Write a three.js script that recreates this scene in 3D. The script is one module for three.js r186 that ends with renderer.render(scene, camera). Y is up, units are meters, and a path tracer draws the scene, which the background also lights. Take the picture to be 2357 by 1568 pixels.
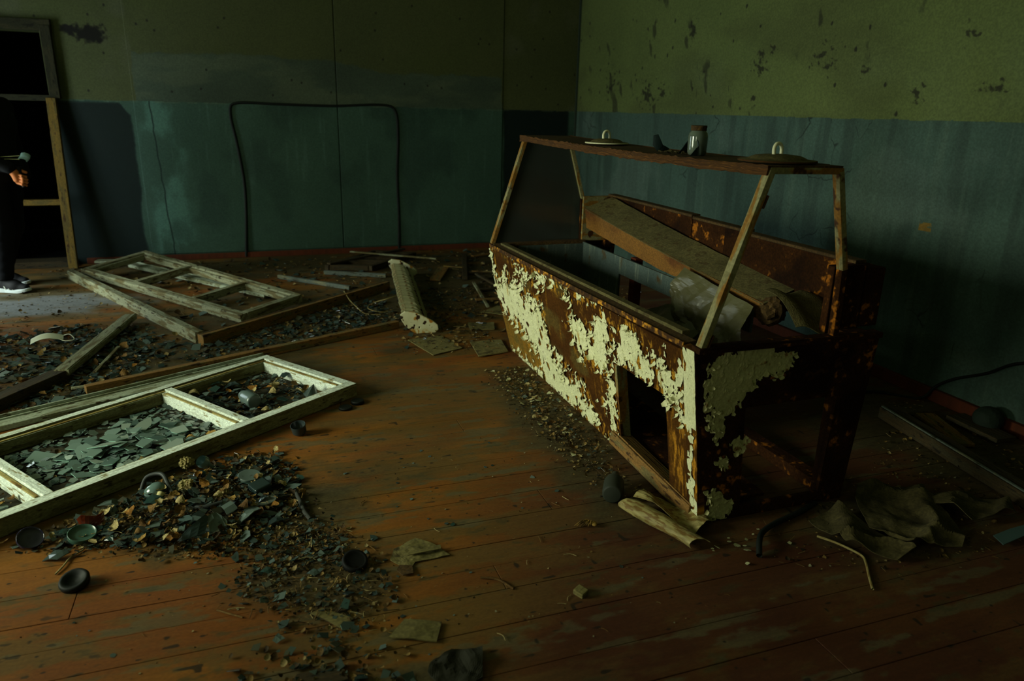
import * as THREE from 'three';
import { RoundedBoxGeometry } from 'three/addons/geometries/RoundedBoxGeometry.js';
import { mergeGeometries } from 'three/addons/utils/BufferGeometryUtils.js';
import { MarchingCubes } from 'three/addons/objects/MarchingCubes.js';
import { RectAreaLightUniformsLib } from 'three/addons/lights/RectAreaLightUniformsLib.js';

// ---------- camera, sky, daylight, exposure ----------
const scene = new THREE.Scene();
const camera = new THREE.PerspectiveCamera(50.1, 2357 / 1568, 0.05, 60);
camera.position.set(0, 1.5, 0);
camera.focus = 3.2; camera.userData.fStop = 2.4;
camera.rotation.order = 'YXZ';
camera.rotation.set(-0.30716, -0.34758, 0.02424);
const renderer = new THREE.WebGLRenderer({ antialias: true });
renderer.toneMapping = THREE.LinearToneMapping;
renderer.toneMappingExposure = 3.0;
renderer.shadowMap.enabled = true;
renderer.shadowMap.type = THREE.PCFSoftShadowMap;
RectAreaLightUniformsLib.init();
scene.background = new THREE.Color(0.30, 0.36, 0.30);      // overcast sky outside the windows
// openings in the left wall: z0, z1, sill, head, daylight strength, colour
const LEFT_X = -3.0, WALL_T = 0.45, CEIL = 3.3, BACK_Z = -7.82, RIGHT_X = 3.53, REAR_Z = 1.6;
const WINDOWS = [
  [-3.7, -2.15, 0.7, 2.2, 5.6, [0.93, 1.0, 0.74]],
  [0.3, 1.3, 1.35, 2.4, 2.9, [0.93, 1.0, 0.74]],  // unseen window, placed high and forward to fill the right wall and counter end
  [-7.0, -5.9, 0.05, 2.1, 4.0, [0.76, 0.94, 1.0]],
];
const haze = new THREE.DirectionalLight(new THREE.Color(0.93, 1.0, 0.74), 1.3);   // bright overcast sky low in the west, shining in through the windows
haze.position.set(-12, 4.3, -2.2); haze.target.position.set(0, 0.7, -3.4); haze.castShadow = true; haze.shadow.radius = 62; haze.shadow.mapSize.set(2048, 2048);
Object.assign(haze.shadow.camera, { left: -8, right: 8, top: 7, bottom: -7, near: 1, far: 30 }); haze.name = 'hazy_sun'; scene.add(haze, haze.target);
for (const [z0, z1, y0, y1, power, col] of WINDOWS) {       // daylight coming in through each opening
  const l = new THREE.RectAreaLight(new THREE.Color(...col), power, z1 - z0, y1 - y0);
  l.position.set(LEFT_X - WALL_T + 0.03, (y0 + y1) / 2, (z0 + z1) / 2);
  l.lookAt(10, (y0 + y1) / 2, (z0 + z1) / 2);
  l.name = 'window_daylight';
  scene.add(l);
}

// ---------- helpers ----------
let seed0 = 1;
function rng(seed) { let a = seed >>> 0; return () => { a = (a + 0x6d2b79f5) | 0; let t = Math.imul(a ^ (a >>> 15), 1 | a); t = (t + Math.imul(t ^ (t >>> 7), 61 | t)) ^ t; return ((t ^ (t >>> 14)) >>> 0) / 4294967296; }; }
const clamp = (x, a = 0, b = 1) => Math.min(b, Math.max(a, x));
const lerp = (a, b, t) => a + (b - a) * t;
const sstep = (a, b, x) => { const t = clamp((x - a) / (b - a)); return t * t * (3 - 2 * t); };
const HT = new Float64Array(65536); { const r = rng(99); for (let i = 0; i < 65536; i++) HT[i] = r(); }
const hash2 = (x, y) => HT[((x & 255) << 8) | (y & 255)];
function vnoise(x, y) {
  const ix = Math.floor(x), iy = Math.floor(y); let fx = x - ix, fy = y - iy; fx = fx * fx * (3 - 2 * fx); fy = fy * fy * (3 - 2 * fy);
  const i0 = (ix & 255) << 8, i1 = ((ix + 1) & 255) << 8, j0 = iy & 255, j1 = (iy + 1) & 255, a = HT[i0 | j0], b = HT[i1 | j0], c = HT[i0 | j1], d = HT[i1 | j1];
  return a + (b - a) * fx + (c - a) * fy + (a - b - c + d) * fx * fy;
}
function fbm(x, y, n = 4) { let s = 0, a = 0.5, t = 0; for (let i = 0; i < n; i++) { s += a * vnoise(x, y); t += a; a *= 0.5; x = x * 2.03 + 17.1; y = y * 2.03 + 9.7; } return s / t; }
function voronoi(x, y) {                                     // [distance to nearest, second - nearest, cell hash, dx, dy]
  const ix = Math.floor(x), iy = Math.floor(y); let d1 = 9, d2 = 9, id = 0, ox = 0, oy = 0;
  for (let j = -1; j < 2; j++) for (let i = -1; i < 2; i++) {
    const cx = ix + i, cy = iy + j, px = cx + hash2(cx, cy), py = cy + hash2(cx + 91, cy + 37), dx = x - px, dy = y - py, d = Math.sqrt(dx * dx + dy * dy);
    if (d < d1) { d2 = d1; d1 = d; id = hash2(cx + 7, cy + 3); ox = dx; oy = dy; } else if (d < d2) d2 = d;
  }
  return [d1, d2 - d1, id, ox, oy];
}
const mix3 = (a, b, t) => [lerp(a[0], b[0], t), lerp(a[1], b[1], t), lerp(a[2], b[2], t)];
function texture(w, h, fn, srgb = true, repeat = true) {     // fn(u, v) -> [r, g, b] 0..255
  const d = new Uint8Array(w * h * 4);
  for (let j = 0; j < h; j++) for (let i = 0; i < w; i++) { const c = fn((i + 0.5) / w, (j + 0.5) / h), k = (j * w + i) * 4; d[k] = clamp(c[0], 0, 255); d[k + 1] = clamp(c[1], 0, 255); d[k + 2] = clamp(c[2], 0, 255); d[k + 3] = 255; }
  const t = new THREE.DataTexture(d, w, h, THREE.RGBAFormat);
  t.magFilter = THREE.LinearFilter; t.minFilter = THREE.LinearMipmapLinearFilter; t.generateMipmaps = true;
  t.wrapS = t.wrapT = repeat ? THREE.RepeatWrapping : THREE.ClampToEdgeWrapping;
  if (srgb) t.colorSpace = THREE.SRGBColorSpace;
  t.needsUpdate = true;
  return t;
}
const std = (o) => new THREE.MeshPhysicalMaterial({ side: THREE.DoubleSide, roughness: 0.9, metalness: 0, specularIntensity: 0.35, ...o });
const rgb = (r, g, b) => new THREE.Color(r / 255, g / 255, b / 255).convertSRGBToLinear();

const taken = {};
function numbered(name) { const n = taken[name] = (taken[name] ?? -1) + 1; return n ? name + '_' + String(n).padStart(3, '0') : name; }
function tag(o, label, category, group, kind) { if (label) o.userData.label = label; if (category) o.userData.category = category; if (group) o.userData.group = group; if (kind) o.userData.kind = kind; return o; }
// a thing whose children are given in world metres; its origin is its base point
function thing(name, label, category, base = [0, 0, 0], group) { const o = new THREE.Group(); o.name = numbered(name); o.position.set(...base); scene.add(o); tag(o, label, category, group); return o; }
function obj(name, geo, mat, parent = scene, local = false) {
  const g = Array.isArray(geo) ? mergeGeometries(geo.map((x) => (x.index ? x.toNonIndexed() : x)).map((x) => { if (!x.attributes.normal) x.computeVertexNormals(); for (const k of Object.keys(x.attributes)) if (!['position', 'normal', 'uv'].includes(k)) x.deleteAttribute(k); return x; })) : geo;
  const m = new THREE.Mesh(g, mat); m.castShadow = m.receiveShadow = true;
  if (parent === scene) { m.name = numbered(name); } else { m.name = name; if (!local) { const p = new THREE.Vector3(); for (let q = parent; q && q !== scene; q = q.parent) p.sub(q.position); m.position.copy(p); } }
  parent.add(m); return m;
}
function struct(name, geo, mat, parent = scene) { const m = obj(name, geo, mat, parent); if (parent === scene) m.userData.kind = 'structure'; return m; }
// loose things are told apart by their look and by the landmark they lie next to, counted outward from it
const LOOSE = [], MARKS = {}, ORD = ['nearest', 'second nearest', 'third nearest', 'fourth nearest', 'fifth nearest', 'sixth nearest', 'seventh nearest', 'eighth nearest', 'ninth nearest', 'tenth nearest', 'eleventh nearest', 'twelfth nearest', 'thirteenth nearest', 'fourteenth nearest', 'fifteenth nearest', 'sixteenth nearest', 'seventeenth nearest', 'eighteenth nearest', 'nineteenth nearest', 'twentieth nearest', 'twenty-first nearest', 'twenty-second nearest', 'twenty-third nearest', 'twenty-fourth nearest'];
function strewn(o, kind, look, region) { LOOSE.push({ o, kind, look, region }); return o; }
function labelLoose() {
  const sets = {};
  for (const e of LOOSE) { const p = e.o.position; let best; for (const [n, x, z] of MARKS[e.region]) { const d = Math.hypot(p.x - x, p.z - z); if (!best || d < best[0]) best = [d, n]; } [e.d, e.mark] = best; (sets[[e.kind, e.look, e.mark]] ??= []).push(e); }
  for (const k in sets) sets[k].sort((a, b) => a.d - b.d).forEach((e, i) => { e.o.userData.label = `${e.look} ${e.kind}, ${ORD[Math.min(i, 23)]} ${e.mark}`; });
}
// planar uv in metres by the dominant axis of each face's normal
function metreUV(g, scale = 1, swap = false) {
  if (g.index) g = g.toNonIndexed();
  const p = g.attributes.position, n = g.attributes.normal, uv = new Float32Array(p.count * 2);
  for (let i = 0; i < p.count; i++) {
    const ax = Math.abs(n.getX(i)), ay = Math.abs(n.getY(i)), az = Math.abs(n.getZ(i)), x = p.getX(i), y = p.getY(i), z = p.getZ(i);
    let u, v; if (ay >= ax && ay >= az) { u = x; v = z; } else if (ax >= az) { u = z; v = y; } else { u = x; v = y; }
    uv[i * 2] = (swap ? v : u) * scale; uv[i * 2 + 1] = (swap ? u : v) * scale;
  }
  g.setAttribute('uv', new THREE.BufferAttribute(uv, 2)); return g;
}
const boxAt = (x0, x1, y0, y1, z0, z1, r = 0) => { const w = x1 - x0, h = y1 - y0, d = z1 - z0; let g = r ? new RoundedBoxGeometry(w, h, d, 1, Math.min(r, w / 2.1, h / 2.1, d / 2.1)) : new THREE.BoxGeometry(w, h, d); g.translate((x0 + x1) / 2, (y0 + y1) / 2, (z0 + z1) / 2); return metreUV(g); };
const V = (a) => (a.isVector3 ? a.clone() : new THREE.Vector3(...a));
// a bar from a to b (centre line), w across, h along up; uv runs along its length
let barShift = 0;
function bar(a, b, w, h, up = [0, 1, 0], r = 0.002) {
  a = V(a); b = V(b); const L = a.distanceTo(b), X = b.clone().sub(a).normalize(), Z = X.clone().cross(V(up)).normalize(), Y = Z.clone().cross(X).normalize();
  let g = r ? new RoundedBoxGeometry(L, h, w, 1, Math.min(r, h / 2.1, w / 2.1)) : new THREE.BoxGeometry(L, h, w);
  g = metreUV(g); const uv = g.attributes.uv, p = g.attributes.position; barShift += 0.377;
  for (let i = 0; i < uv.count; i++) { uv.setX(i, p.getX(i) + barShift); uv.setY(i, (p.getY(i) + p.getZ(i)) + barShift * 1.7); }
  return g.applyMatrix4(new THREE.Matrix4().makeBasis(X, Y, Z).setPosition(a.add(b).multiplyScalar(0.5)));
}
function tube(pts, r, seg = 40, rad = 7, closed = false) { return new THREE.TubeGeometry(new THREE.CatmullRomCurve3(pts.map(V), closed), seg, r, rad, closed); }
// a sheet given by P(s, t) on breakpoints, with thickness along n(s,t); keep(s,t) leaves cells out
function sheet(P, ss, ts, thick, keep = () => true) {
  const pos = [], uv = [], N = ss.length, M = ts.length, front = [], back = [];
  for (let j = 0; j < M; j++) for (let i = 0; i < N; i++) {
    const s = ss[i], t = ts[j], p = V(P(s, t)), e = 1e-3, du = V(P(s + e, t)).sub(V(P(s - e, t))), dv = V(P(s, t + e)).sub(V(P(s, t - e))), n = du.cross(dv).normalize();
    front.push(p); back.push(p.clone().addScaledVector(n, -thick));
  }
  const tri = (a, b, c, ua, ub, uc) => { for (const p of [a, b, c]) pos.push(p.x, p.y, p.z); for (const q of [ua, ub, uc]) uv.push(...q); };
  const quad = (a, b, c, d, u) => { tri(a, b, c, u[0], u[1], u[2]); tri(a, c, d, u[0], u[2], u[3]); };
  const on = (i, j) => i >= 0 && j >= 0 && i < N - 1 && j < M - 1 && keep((ss[i] + ss[i + 1]) / 2, (ts[j] + ts[j + 1]) / 2);
  for (let j = 0; j < M - 1; j++) for (let i = 0; i < N - 1; i++) {
    if (!on(i, j)) continue;
    const k = [j * N + i, j * N + i + 1, (j + 1) * N + i + 1, (j + 1) * N + i], u = [[ss[i], ts[j]], [ss[i + 1], ts[j]], [ss[i + 1], ts[j + 1]], [ss[i], ts[j + 1]]];
    quad(front[k[0]], front[k[1]], front[k[2]], front[k[3]], u); quad(back[k[3]], back[k[2]], back[k[1]], back[k[0]], [u[3], u[2], u[1], u[0]]);
    const side = (q, r, uq, ur) => quad(front[q], back[q], back[r], front[r], [uq, uq, ur, ur]);
    if (!on(i, j - 1)) side(k[0], k[1], u[0], u[1]); if (!on(i + 1, j)) side(k[1], k[2], u[1], u[2]); if (!on(i, j + 1)) side(k[2], k[3], u[2], u[3]); if (!on(i - 1, j)) side(k[3], k[0], u[3], u[0]);
  }
  const g = new THREE.BufferGeometry(); g.setAttribute('position', new THREE.Float32BufferAttribute(pos, 3)); g.setAttribute('uv', new THREE.Float32BufferAttribute(uv, 2)); g.computeVertexNormals(); return g;
}
const range = (a, b, n) => Array.from({ length: n + 1 }, (_, i) => lerp(a, b, i / n));

// ---------- materials ----------
const rustDark = texture(512, 512, (u, v) => {
  const x = u, y = v, blot = fbm(x * 8, y * 8, 5), fine = vnoise(x * 170, y * 170), pit = fbm(x * 40, y * 40, 3);
  let c = mix3([30, 17, 9], [58, 33, 14], blot); c = mix3(c, [138, 82, 24], sstep(0.58, 0.76, pit) * sstep(0.42, 0.6, blot)); c = mix3(c, [24, 14, 10], sstep(0.6, 0.75, fbm(x * 5 + 9, y * 5, 3)) * 0.7);
  return c.map((k) => k * (0.8 + 0.4 * fine));
});
const rustBright = texture(512, 512, (u, v) => {             // orange-brown corroded sheet
  const blot = fbm(u * 9, v * 9, 5), fine = vnoise(u * 190, v * 190), pit = fbm(u * 50, v * 50, 3);
  let c = mix3([48, 31, 14], [92, 58, 22], blot); c = mix3(c, [146, 98, 34], sstep(0.64, 0.84, pit) * 0.8); c = mix3(c, [52, 34, 16], sstep(0.62, 0.74, fbm(u * 14 + 3, v * 14, 3)));
  return c.map((k) => k * (0.85 + 0.3 * fine));
});
const rustBump = texture(512, 512, (u, v) => { const k = 255 * (0.6 * fbm(u * 60, v * 60, 3) + 0.4 * fbm(u * 14, v * 14, 3)); return [k, k, k]; }, false);
const M = {};
M.rustDark = std({ map: rustDark, roughness: 1, specularIntensity: 0.1, bumpMap: rustBump, bumpScale: 0.003 });
M.ochreSheet = std({ map: texture(512, 512, (u, v) => { const b = fbm(u * 6, v * 6, 4), f = vnoise(u * 190, v * 190); let c = mix3([92, 62, 26], [128, 88, 36], b); c = mix3(c, [74, 40, 18], sstep(0.5, 0.7, fbm(u * 3 + 7, v * 5, 4)) * 0.7); return c.map((k) => k * (0.85 + 0.3 * f)); }), bumpMap: rustBump, bumpScale: 0.001 });
M.rustBright = std({ map: rustBright, roughness: 0.85, bumpMap: rustBump, bumpScale: 0.002 });
M.dustTop = std({ map: texture(512, 512, (u, v) => { const b = fbm(u * 10, v * 10, 5), f = vnoise(u * 200, v * 200), d = sstep(0.66, 0.76, fbm(u * 30 + 8, v * 30, 3)); let c = mix3([66, 60, 34], [98, 90, 54], b); c = mix3(c, [56, 42, 22], d * 0.5); return c.map((k) => k * (0.82 + 0.36 * f)); }), bumpMap: rustBump, bumpScale: 0.003 });
M.dustDark = std({ map: texture(512, 512, (u, v) => { const b = fbm(u * 10 + 4, v * 10, 5), f = vnoise(u * 200, v * 200); let c = mix3([52, 38, 20], [82, 62, 32], b); return c.map((k) => k * (0.75 + 0.5 * f)); }), bumpMap: rustBump, bumpScale: 0.004 });
M.greyMetal = std({ map: texture(512, 512, (u, v) => { const b = fbm(u * 6, v * 4, 4), s = fbm(u * 40, v * 4, 3), f = vnoise(u * 200, v * 200); let c = mix3([56, 68, 66], [86, 98, 92], b); c = mix3(c, [120, 126, 110], sstep(0.64, 0.78, s) * 0.6); c = mix3(c, [70, 56, 34], sstep(0.66, 0.8, fbm(u * 18, v * 12 + 7, 4))); return c.map((k) => k * (0.9 + 0.2 * f)); }), roughness: 0.6 });
M.framePaint = std({ map: texture(512, 512, (u, v) => { const b = fbm(u * 7, v * 7, 4), s = fbm(u * 12, v * 60, 3), f = vnoise(u * 160, v * 160); let c = mix3([108, 100, 64], [136, 132, 96], b); c = mix3(c, [124, 84, 28], sstep(0.44, 0.62, s) * 0.9); c = mix3(c, [60, 36, 16], sstep(0.66, 0.76, fbm(u * 16 + 3, v * 16, 4))); return c.map((k) => k * (0.88 + 0.24 * f)); }), roughness: 0.7, bumpMap: rustBump, bumpScale: 0.001 });
const wood = (a, b, wear, dark, s = 1) => texture(1024, 256, (u, v) => {   // 2 m x 0.5 m, grain along u
  const g = fbm(u * 10 * s, v * 90, 4), f = vnoise(u * 300, v * 200), w = sstep(0.5, 0.68, fbm(u * 14 + 3, v * 22 + 8, 4));
  let c = mix3(a, b, g); c = mix3(c, wear, w * 0.85); c = mix3(c, dark, sstep(0.66, 0.78, fbm(u * 40, v * 40 + 2, 3)) * 0.9); return c.map((k) => k * (0.85 + 0.3 * f));
});
const woodBump = texture(1024, 256, (u, v) => { const k = 255 * fbm(u * 12, v * 110, 4); return [k, k, k]; }, false);
const half = (t) => { t.repeat.set(0.5, 2); return t; };
half(woodBump);
const woodMat = (...a) => std({ map: half(wood(...a)), bumpMap: woodBump, bumpScale: 0.0015, roughness: 0.85 });
M.shadeSideWood = woodMat([104, 102, 70], [126, 124, 88], [88, 82, 50], [60, 52, 30]);  // weathered olive with the shade of the unlit sash sides painted in
M.whiteWood = woodMat([192, 204, 190], [208, 216, 204], [180, 188, 172], [120, 112, 76]);
M.oldWhite = woodMat([126, 134, 114], [150, 158, 136], [98, 98, 70], [56, 46, 26]);
M.greyWood = woodMat([100, 102, 80], [138, 138, 110], [84, 74, 44], [44, 36, 20]);
M.brownWood = woodMat([104, 74, 36], [128, 96, 50], [92, 84, 52], [52, 34, 16]);
M.darkWood = woodMat([44, 36, 22], [66, 54, 32], [54, 50, 34], [24, 20, 14]);
M.blueWood = woodMat([70, 78, 72], [92, 100, 92], [110, 108, 84], [44, 40, 28]);
M.putty = std({ map: half(wood([128, 116, 66], [164, 150, 96], [112, 88, 40], [70, 54, 24], 3)), roughness: 0.95 });
M.ochrePost = std({ map: half(wood([96, 74, 26], [118, 92, 34], [84, 70, 32], [60, 40, 16])), roughness: 0.7 });
M.black = std({ color: rgb(16, 17, 16), roughness: 0.7 });
M.cable = std({ color: rgb(20, 24, 20), roughness: 0.6 });

// ---------- room shell ----------
const floorColour = (x, z) => {
  const n = fbm(x * 1.6, z * 10, 4), big = fbm(x * 1.1 + 4, z * 1.6 + 2, 3), fine = vnoise(x * 150, z * 300), grain = fbm(x * 10, z * 120, 2), mid = fbm(x * 3.4 + 9, z * 7, 3), rag = fbm(x * 22, z * 46, 3);
  const red = sstep(0.45, 1.4, x + 1.1 * (big - 0.5) + 0.55 * (z + 2.6));               // the oil paint runs from orange at left to darker red brown at right
  let c = mix3(mix3([138, 84, 28], [160, 104, 36], mid), mix3([86, 50, 28], [106, 64, 34], mid), red);
  c = mix3(c, mix3([120, 60, 24], [76, 38, 24], red), sstep(0.46, 0.66, fbm(x * 2.2 + 19, z * 4, 3)) * 0.42);
  c = mix3(c, [112, 92, 48], sstep(0.47, 0.62, n * 0.75 + rag * 0.25) * lerp(0.66, 0.42, red));
  c = mix3(c, [108, 82, 40], sstep(0.3, 0.7, ell(x, z, 0.75, -3.5, 0.9, 0.9) + (n - 0.5)) * 0.6);   // thin brown dust over the middle of the floor  // worn to dusty wood along the grain
  c = mix3(c, [104, 100, 74], sstep(0.6, 0.7, fbm(x * 3 + 30, z * 16 + 8, 3) * 0.75 + rag * 0.25) * 0.6);
  c = mix3(c, [74, 70, 44], sstep(0.64, 0.74, fbm(x * 5 + 3, z * 26 + 4, 3) * 0.6 + rag * 0.4) * 0.45);   // grey scuffs
  c = mix3(c, [46, 40, 28], sstep(0.7, 0.8, rag) * sstep(0.5, 0.62, big) * 0.6);
  c = mix3(c, [34, 30, 22], sstep(0.93, 0.96, vnoise(x * 30 + 5, z * 40)) * 0.7);
  const dirt = dirtAt(x, z) + (fbm(x * 5, z * 7, 4) - 0.5) * 0.9, dn = vnoise(x * 130, z * 150) * 0.5 + 0.5 * rag;
  c = mix3(c, mix3([58, 52, 32], [98, 90, 58], dn), sstep(0.22, 0.75, dirt) * 0.85);
  const under = ell(x, z, -0.62, -3.42, 1.15, 0.42, -0.62) + (fbm(x * 9, z * 9, 3) - 0.5) * 0.4; c = mix3(c, mix3([40, 42, 34], [76, 76, 58], dn), sstep(0.28, 0.42, under) * 0.9);   // grey glass grit inside the sash
  const dayPatch = ell(x, z, -1.9, -6.25, 1.1, 0.42, 0.1) + (fbm(x * 4, z * 6, 4) - 0.5) * 0.8; c = mix3(c, mix3([112, 116, 118], [160, 164, 170], dn), sstep(0.25, 0.6, dayPatch) * 0.85);   // bluish daylight patch from the far window, painted in as pale dust
  return c.map((k) => k * 0.81 * (0.88 + 0.14 * fine + 0.1 * grain));
};
const ell = (x, z, cx, cz, rx, rz, a = 0) => { const c = Math.cos(a), s = Math.sin(a), u = (x - cx) * c + (z - cz) * s, v = -(x - cx) * s + (z - cz) * c; return 1 - Math.sqrt((u / rx) ** 2 + (v / rz) ** 2) * 0.7; };
function dirtAt(x, z) {                                      // where soil and crumbs lie in the photograph
  return Math.max(ell(x, z, -0.25, -2.75, 0.75, 0.34, 0.15), ell(x, z, 0.12, -2.15, 0.32, 0.36), ell(x, z, 1.35, -3.0, 0.26, 1.1), ell(x, z, -0.6, -4.6, 1.5, 1.0), ell(x, z, 0.6, -5.6, 1.6, 1.0), ell(x, z, 1.6, -6.2, 1.3, 1.6), ell(x, z, -1.7, -6.4, 1.0, 0.7), ell(x, z, 0.3, -7.3, 3.6, 0.7), ell(x, z, 2.3, -1.85, 0.5, 0.3), ell(x, z, 3.1, -2.4, 0.6, 0.8), ell(x, z, 0.2, -1.6, 0.4, 0.16), 0);
}
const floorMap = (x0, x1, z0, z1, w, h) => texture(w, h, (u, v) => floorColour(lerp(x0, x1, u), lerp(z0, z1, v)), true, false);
const NEAR = [-1.4, 3.6, -3.4, -0.9], FAR = [-3.1, 3.6, -7.9, -3.4];
const floorBump = texture(1024, 512, (u, v) => { const k = 255 * (0.55 * fbm(u * 14, v * 120, 4) + 0.45 * fbm(u * 60, v * 60, 3)); return [k, k, k]; }, false);
const floorRough = texture(512, 512, (u, v) => { const k = 255 * clamp(0.5 + 0.6 * fbm(u * 8, v * 30, 4), 0, 1); return [k, k, k]; }, false);
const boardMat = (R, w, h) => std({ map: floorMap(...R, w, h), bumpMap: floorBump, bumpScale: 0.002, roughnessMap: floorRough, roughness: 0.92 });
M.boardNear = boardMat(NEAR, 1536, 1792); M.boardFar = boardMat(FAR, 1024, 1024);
const floor = struct('floor', boxAt(LEFT_X - 0.5, RIGHT_X + 0.3, -0.25, -0.024, BACK_Z - 0.9, REAR_Z + 0.3), M.black);
{
  const r = rng(5), seams = [REAR_Z + 0.2, 0.9, 0, -0.6, -1.0, -1.25, -1.405, -1.56, -1.745, -1.912, -2.045, -2.175, -2.33, -2.49, -2.645];
  while (seams[seams.length - 1] > BACK_Z + 0.1) seams.push(seams[seams.length - 1] - 0.15 - 0.015 * r());
  const ends = [-1.9, 1.03, 2.3, -0.7, 0.55, 1.7, -1.2, 2.6];
  for (let i = 0; i < seams.length - 1; i++) {
    const z1 = seams[i], z0 = Math.max(seams[i + 1], BACK_Z), cut = i === 12 ? 1.03 : ends[i % 8] + (r() - 0.5) * 0.8;
    for (const [a, b] of [[LEFT_X, cut], [cut, RIGHT_X]]) {
      const gap = [5, 8, 11, 13].includes(i) ? 0.0045 : 0.0004 + 0.0012 * r() * r(), g = new RoundedBoxGeometry(b - a - 0.002, 0.026, z1 - z0 - gap, 1, 0.0016).translate((a + b) / 2, -0.013 - 0.0008 * r(), (z0 + z1) / 2), near = z1 > -3.3;
      const R = near ? NEAR : FAR, p = g.attributes.position, uv = g.attributes.uv;
      for (let k = 0; k < p.count; k++) uv.setXY(k, (p.getX(k) - R[0]) / (R[1] - R[0]), (p.getZ(k) - R[2]) / (R[3] - R[2]));
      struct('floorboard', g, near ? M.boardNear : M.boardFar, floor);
    }
  }
}
// plaster walls: olive limewash above, blue-green oil paint below the dado line at 1.495 m
const DADO = 1.495;
const blob = (x, y, cx, cy, r, k = 1) => { const dx = (x - cx) / k, dy = y - cy; return r - Math.sqrt(dx * dx + dy * dy); };
const SCUFF = [[-6.25, 1.67, 0.14], [-6.97, 1.78, 0.12], [-5.99, 1.68, 0.08], [-4.02, 1.87, 0.10], [-4.64, 1.84, 0.09], [-4.54, 1.95, 0.05], [-2.82, 1.66, 0.06], [-4.70, 1.61, 0.05], [-3.27, 1.64, 0.05], [-3.67, 1.76, 0.05], [-5.57, 2.15, 0.06], [-3.01, 1.92, 0.05]];
const rightMap = texture(1536, 768, (u, v) => {             // z from -7.82 (u=0) to -0.4, y 0..3.3
  const z = lerp(BACK_Z, -0.4, u), y = v * CEIL, n = fbm(z * 2, y * 2, 4), fine = vnoise(z * 150, y * 150), line = DADO + 0.012 * (fbm(z * 5, 2, 3) - 0.5);
  let c;
  if (y > line) {
    c = mix3([82, 93, 52], [95, 105, 59], n);
    c = mix3(c, [74, 80, 46], sstep(0.45, 0.65, fbm(z * 1.1 + 5, y * 2.4, 4)) * 0.55);
    c = mix3(c, [96, 108, 72], sstep(0.5, 0.66, fbm(z * 0.9 + 15, y * 0.9, 4)) * sstep(2.2, 1.7, y + 0.3 * fbm(z * 3, y * 3, 3)) * 0.5);
    for (const [sz, sy, sr] of SCUFF) { const d = Math.hypot(z - sz, (y - sy) * 1.1); if (d < sr * 2) c = mix3(c, [34, 34, 24], sstep(0.34, 0.5, fbm(z * 30 + y * 22, y * 30 - z * 12, 4) - 0.26 + 0.22 * (1 - d / sr)) * 0.8); }
    const sc = 0.6 * sstep(0.71, 0.78, fbm(z * 9 + 2, y * 5 + z * 5, 4)) * sstep(0.5, 0.62, fbm(z * 1.5, y * 1.9 + 9, 3));   // scuffed bits of broken plaster
    c = mix3(c, [30, 30, 22], sc * 0.9);
    const dot = voronoi(z * 6.5, y * 5.5); if (dot[2] > 0.72) c = mix3(c, [32, 32, 24], sstep(0.085, 0.04, dot[0] + 0.12 * (fbm(z * 60, y * 26, 2) - 0.5)) * 0.85);
    
  } else {
    const st = fbm(z * 30, y * 2.2, 4), s2 = fbm(z * 11, y * 1.1 + 5, 4);
    c = mix3([58, 76, 68], [70, 92, 82], n); c = mix3(c, [88, 104, 90], sstep(0.6, 0.78, st) * 0.3); c = mix3(c, [50, 64, 58], sstep(0.5, 0.7, s2) * 0.6);
    c = mix3(c, [84, 100, 92], sstep(0.52, 0.7, fbm(z * 2 + 8, y * 2 + 4, 4)) * 0.55);
    const cr = voronoi(z * 5 + 0.5 * fbm(z * 9, y * 9, 3), y * 5 + 0.5 * fbm(z * 9 + 7, y * 9, 3)), zone = sstep(0.5, 0.62, fbm(z * 1.3 + 3, y * 1.4 + 6, 3) + 0.22 * sstep(-3.4, -2.8, z));
    c = mix3(c, [28, 36, 32], sstep(0.045, 0.01, cr[1]) * zone * sstep(0.45, 0.6, fbm(z * 7 + 5, y * 7, 2)) * 0.75);              // crazed paint
    if (Math.abs(z + 3.05) < 0.04 && Math.abs(y - 0.93) < 0.022) c = mix3(c, [118, 92, 40], sstep(0.3, 0.5, fbm(z * 40, y * 60, 3)));
  }
  return c.map((k) => k * (0.9 + 0.2 * fine));
});
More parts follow.
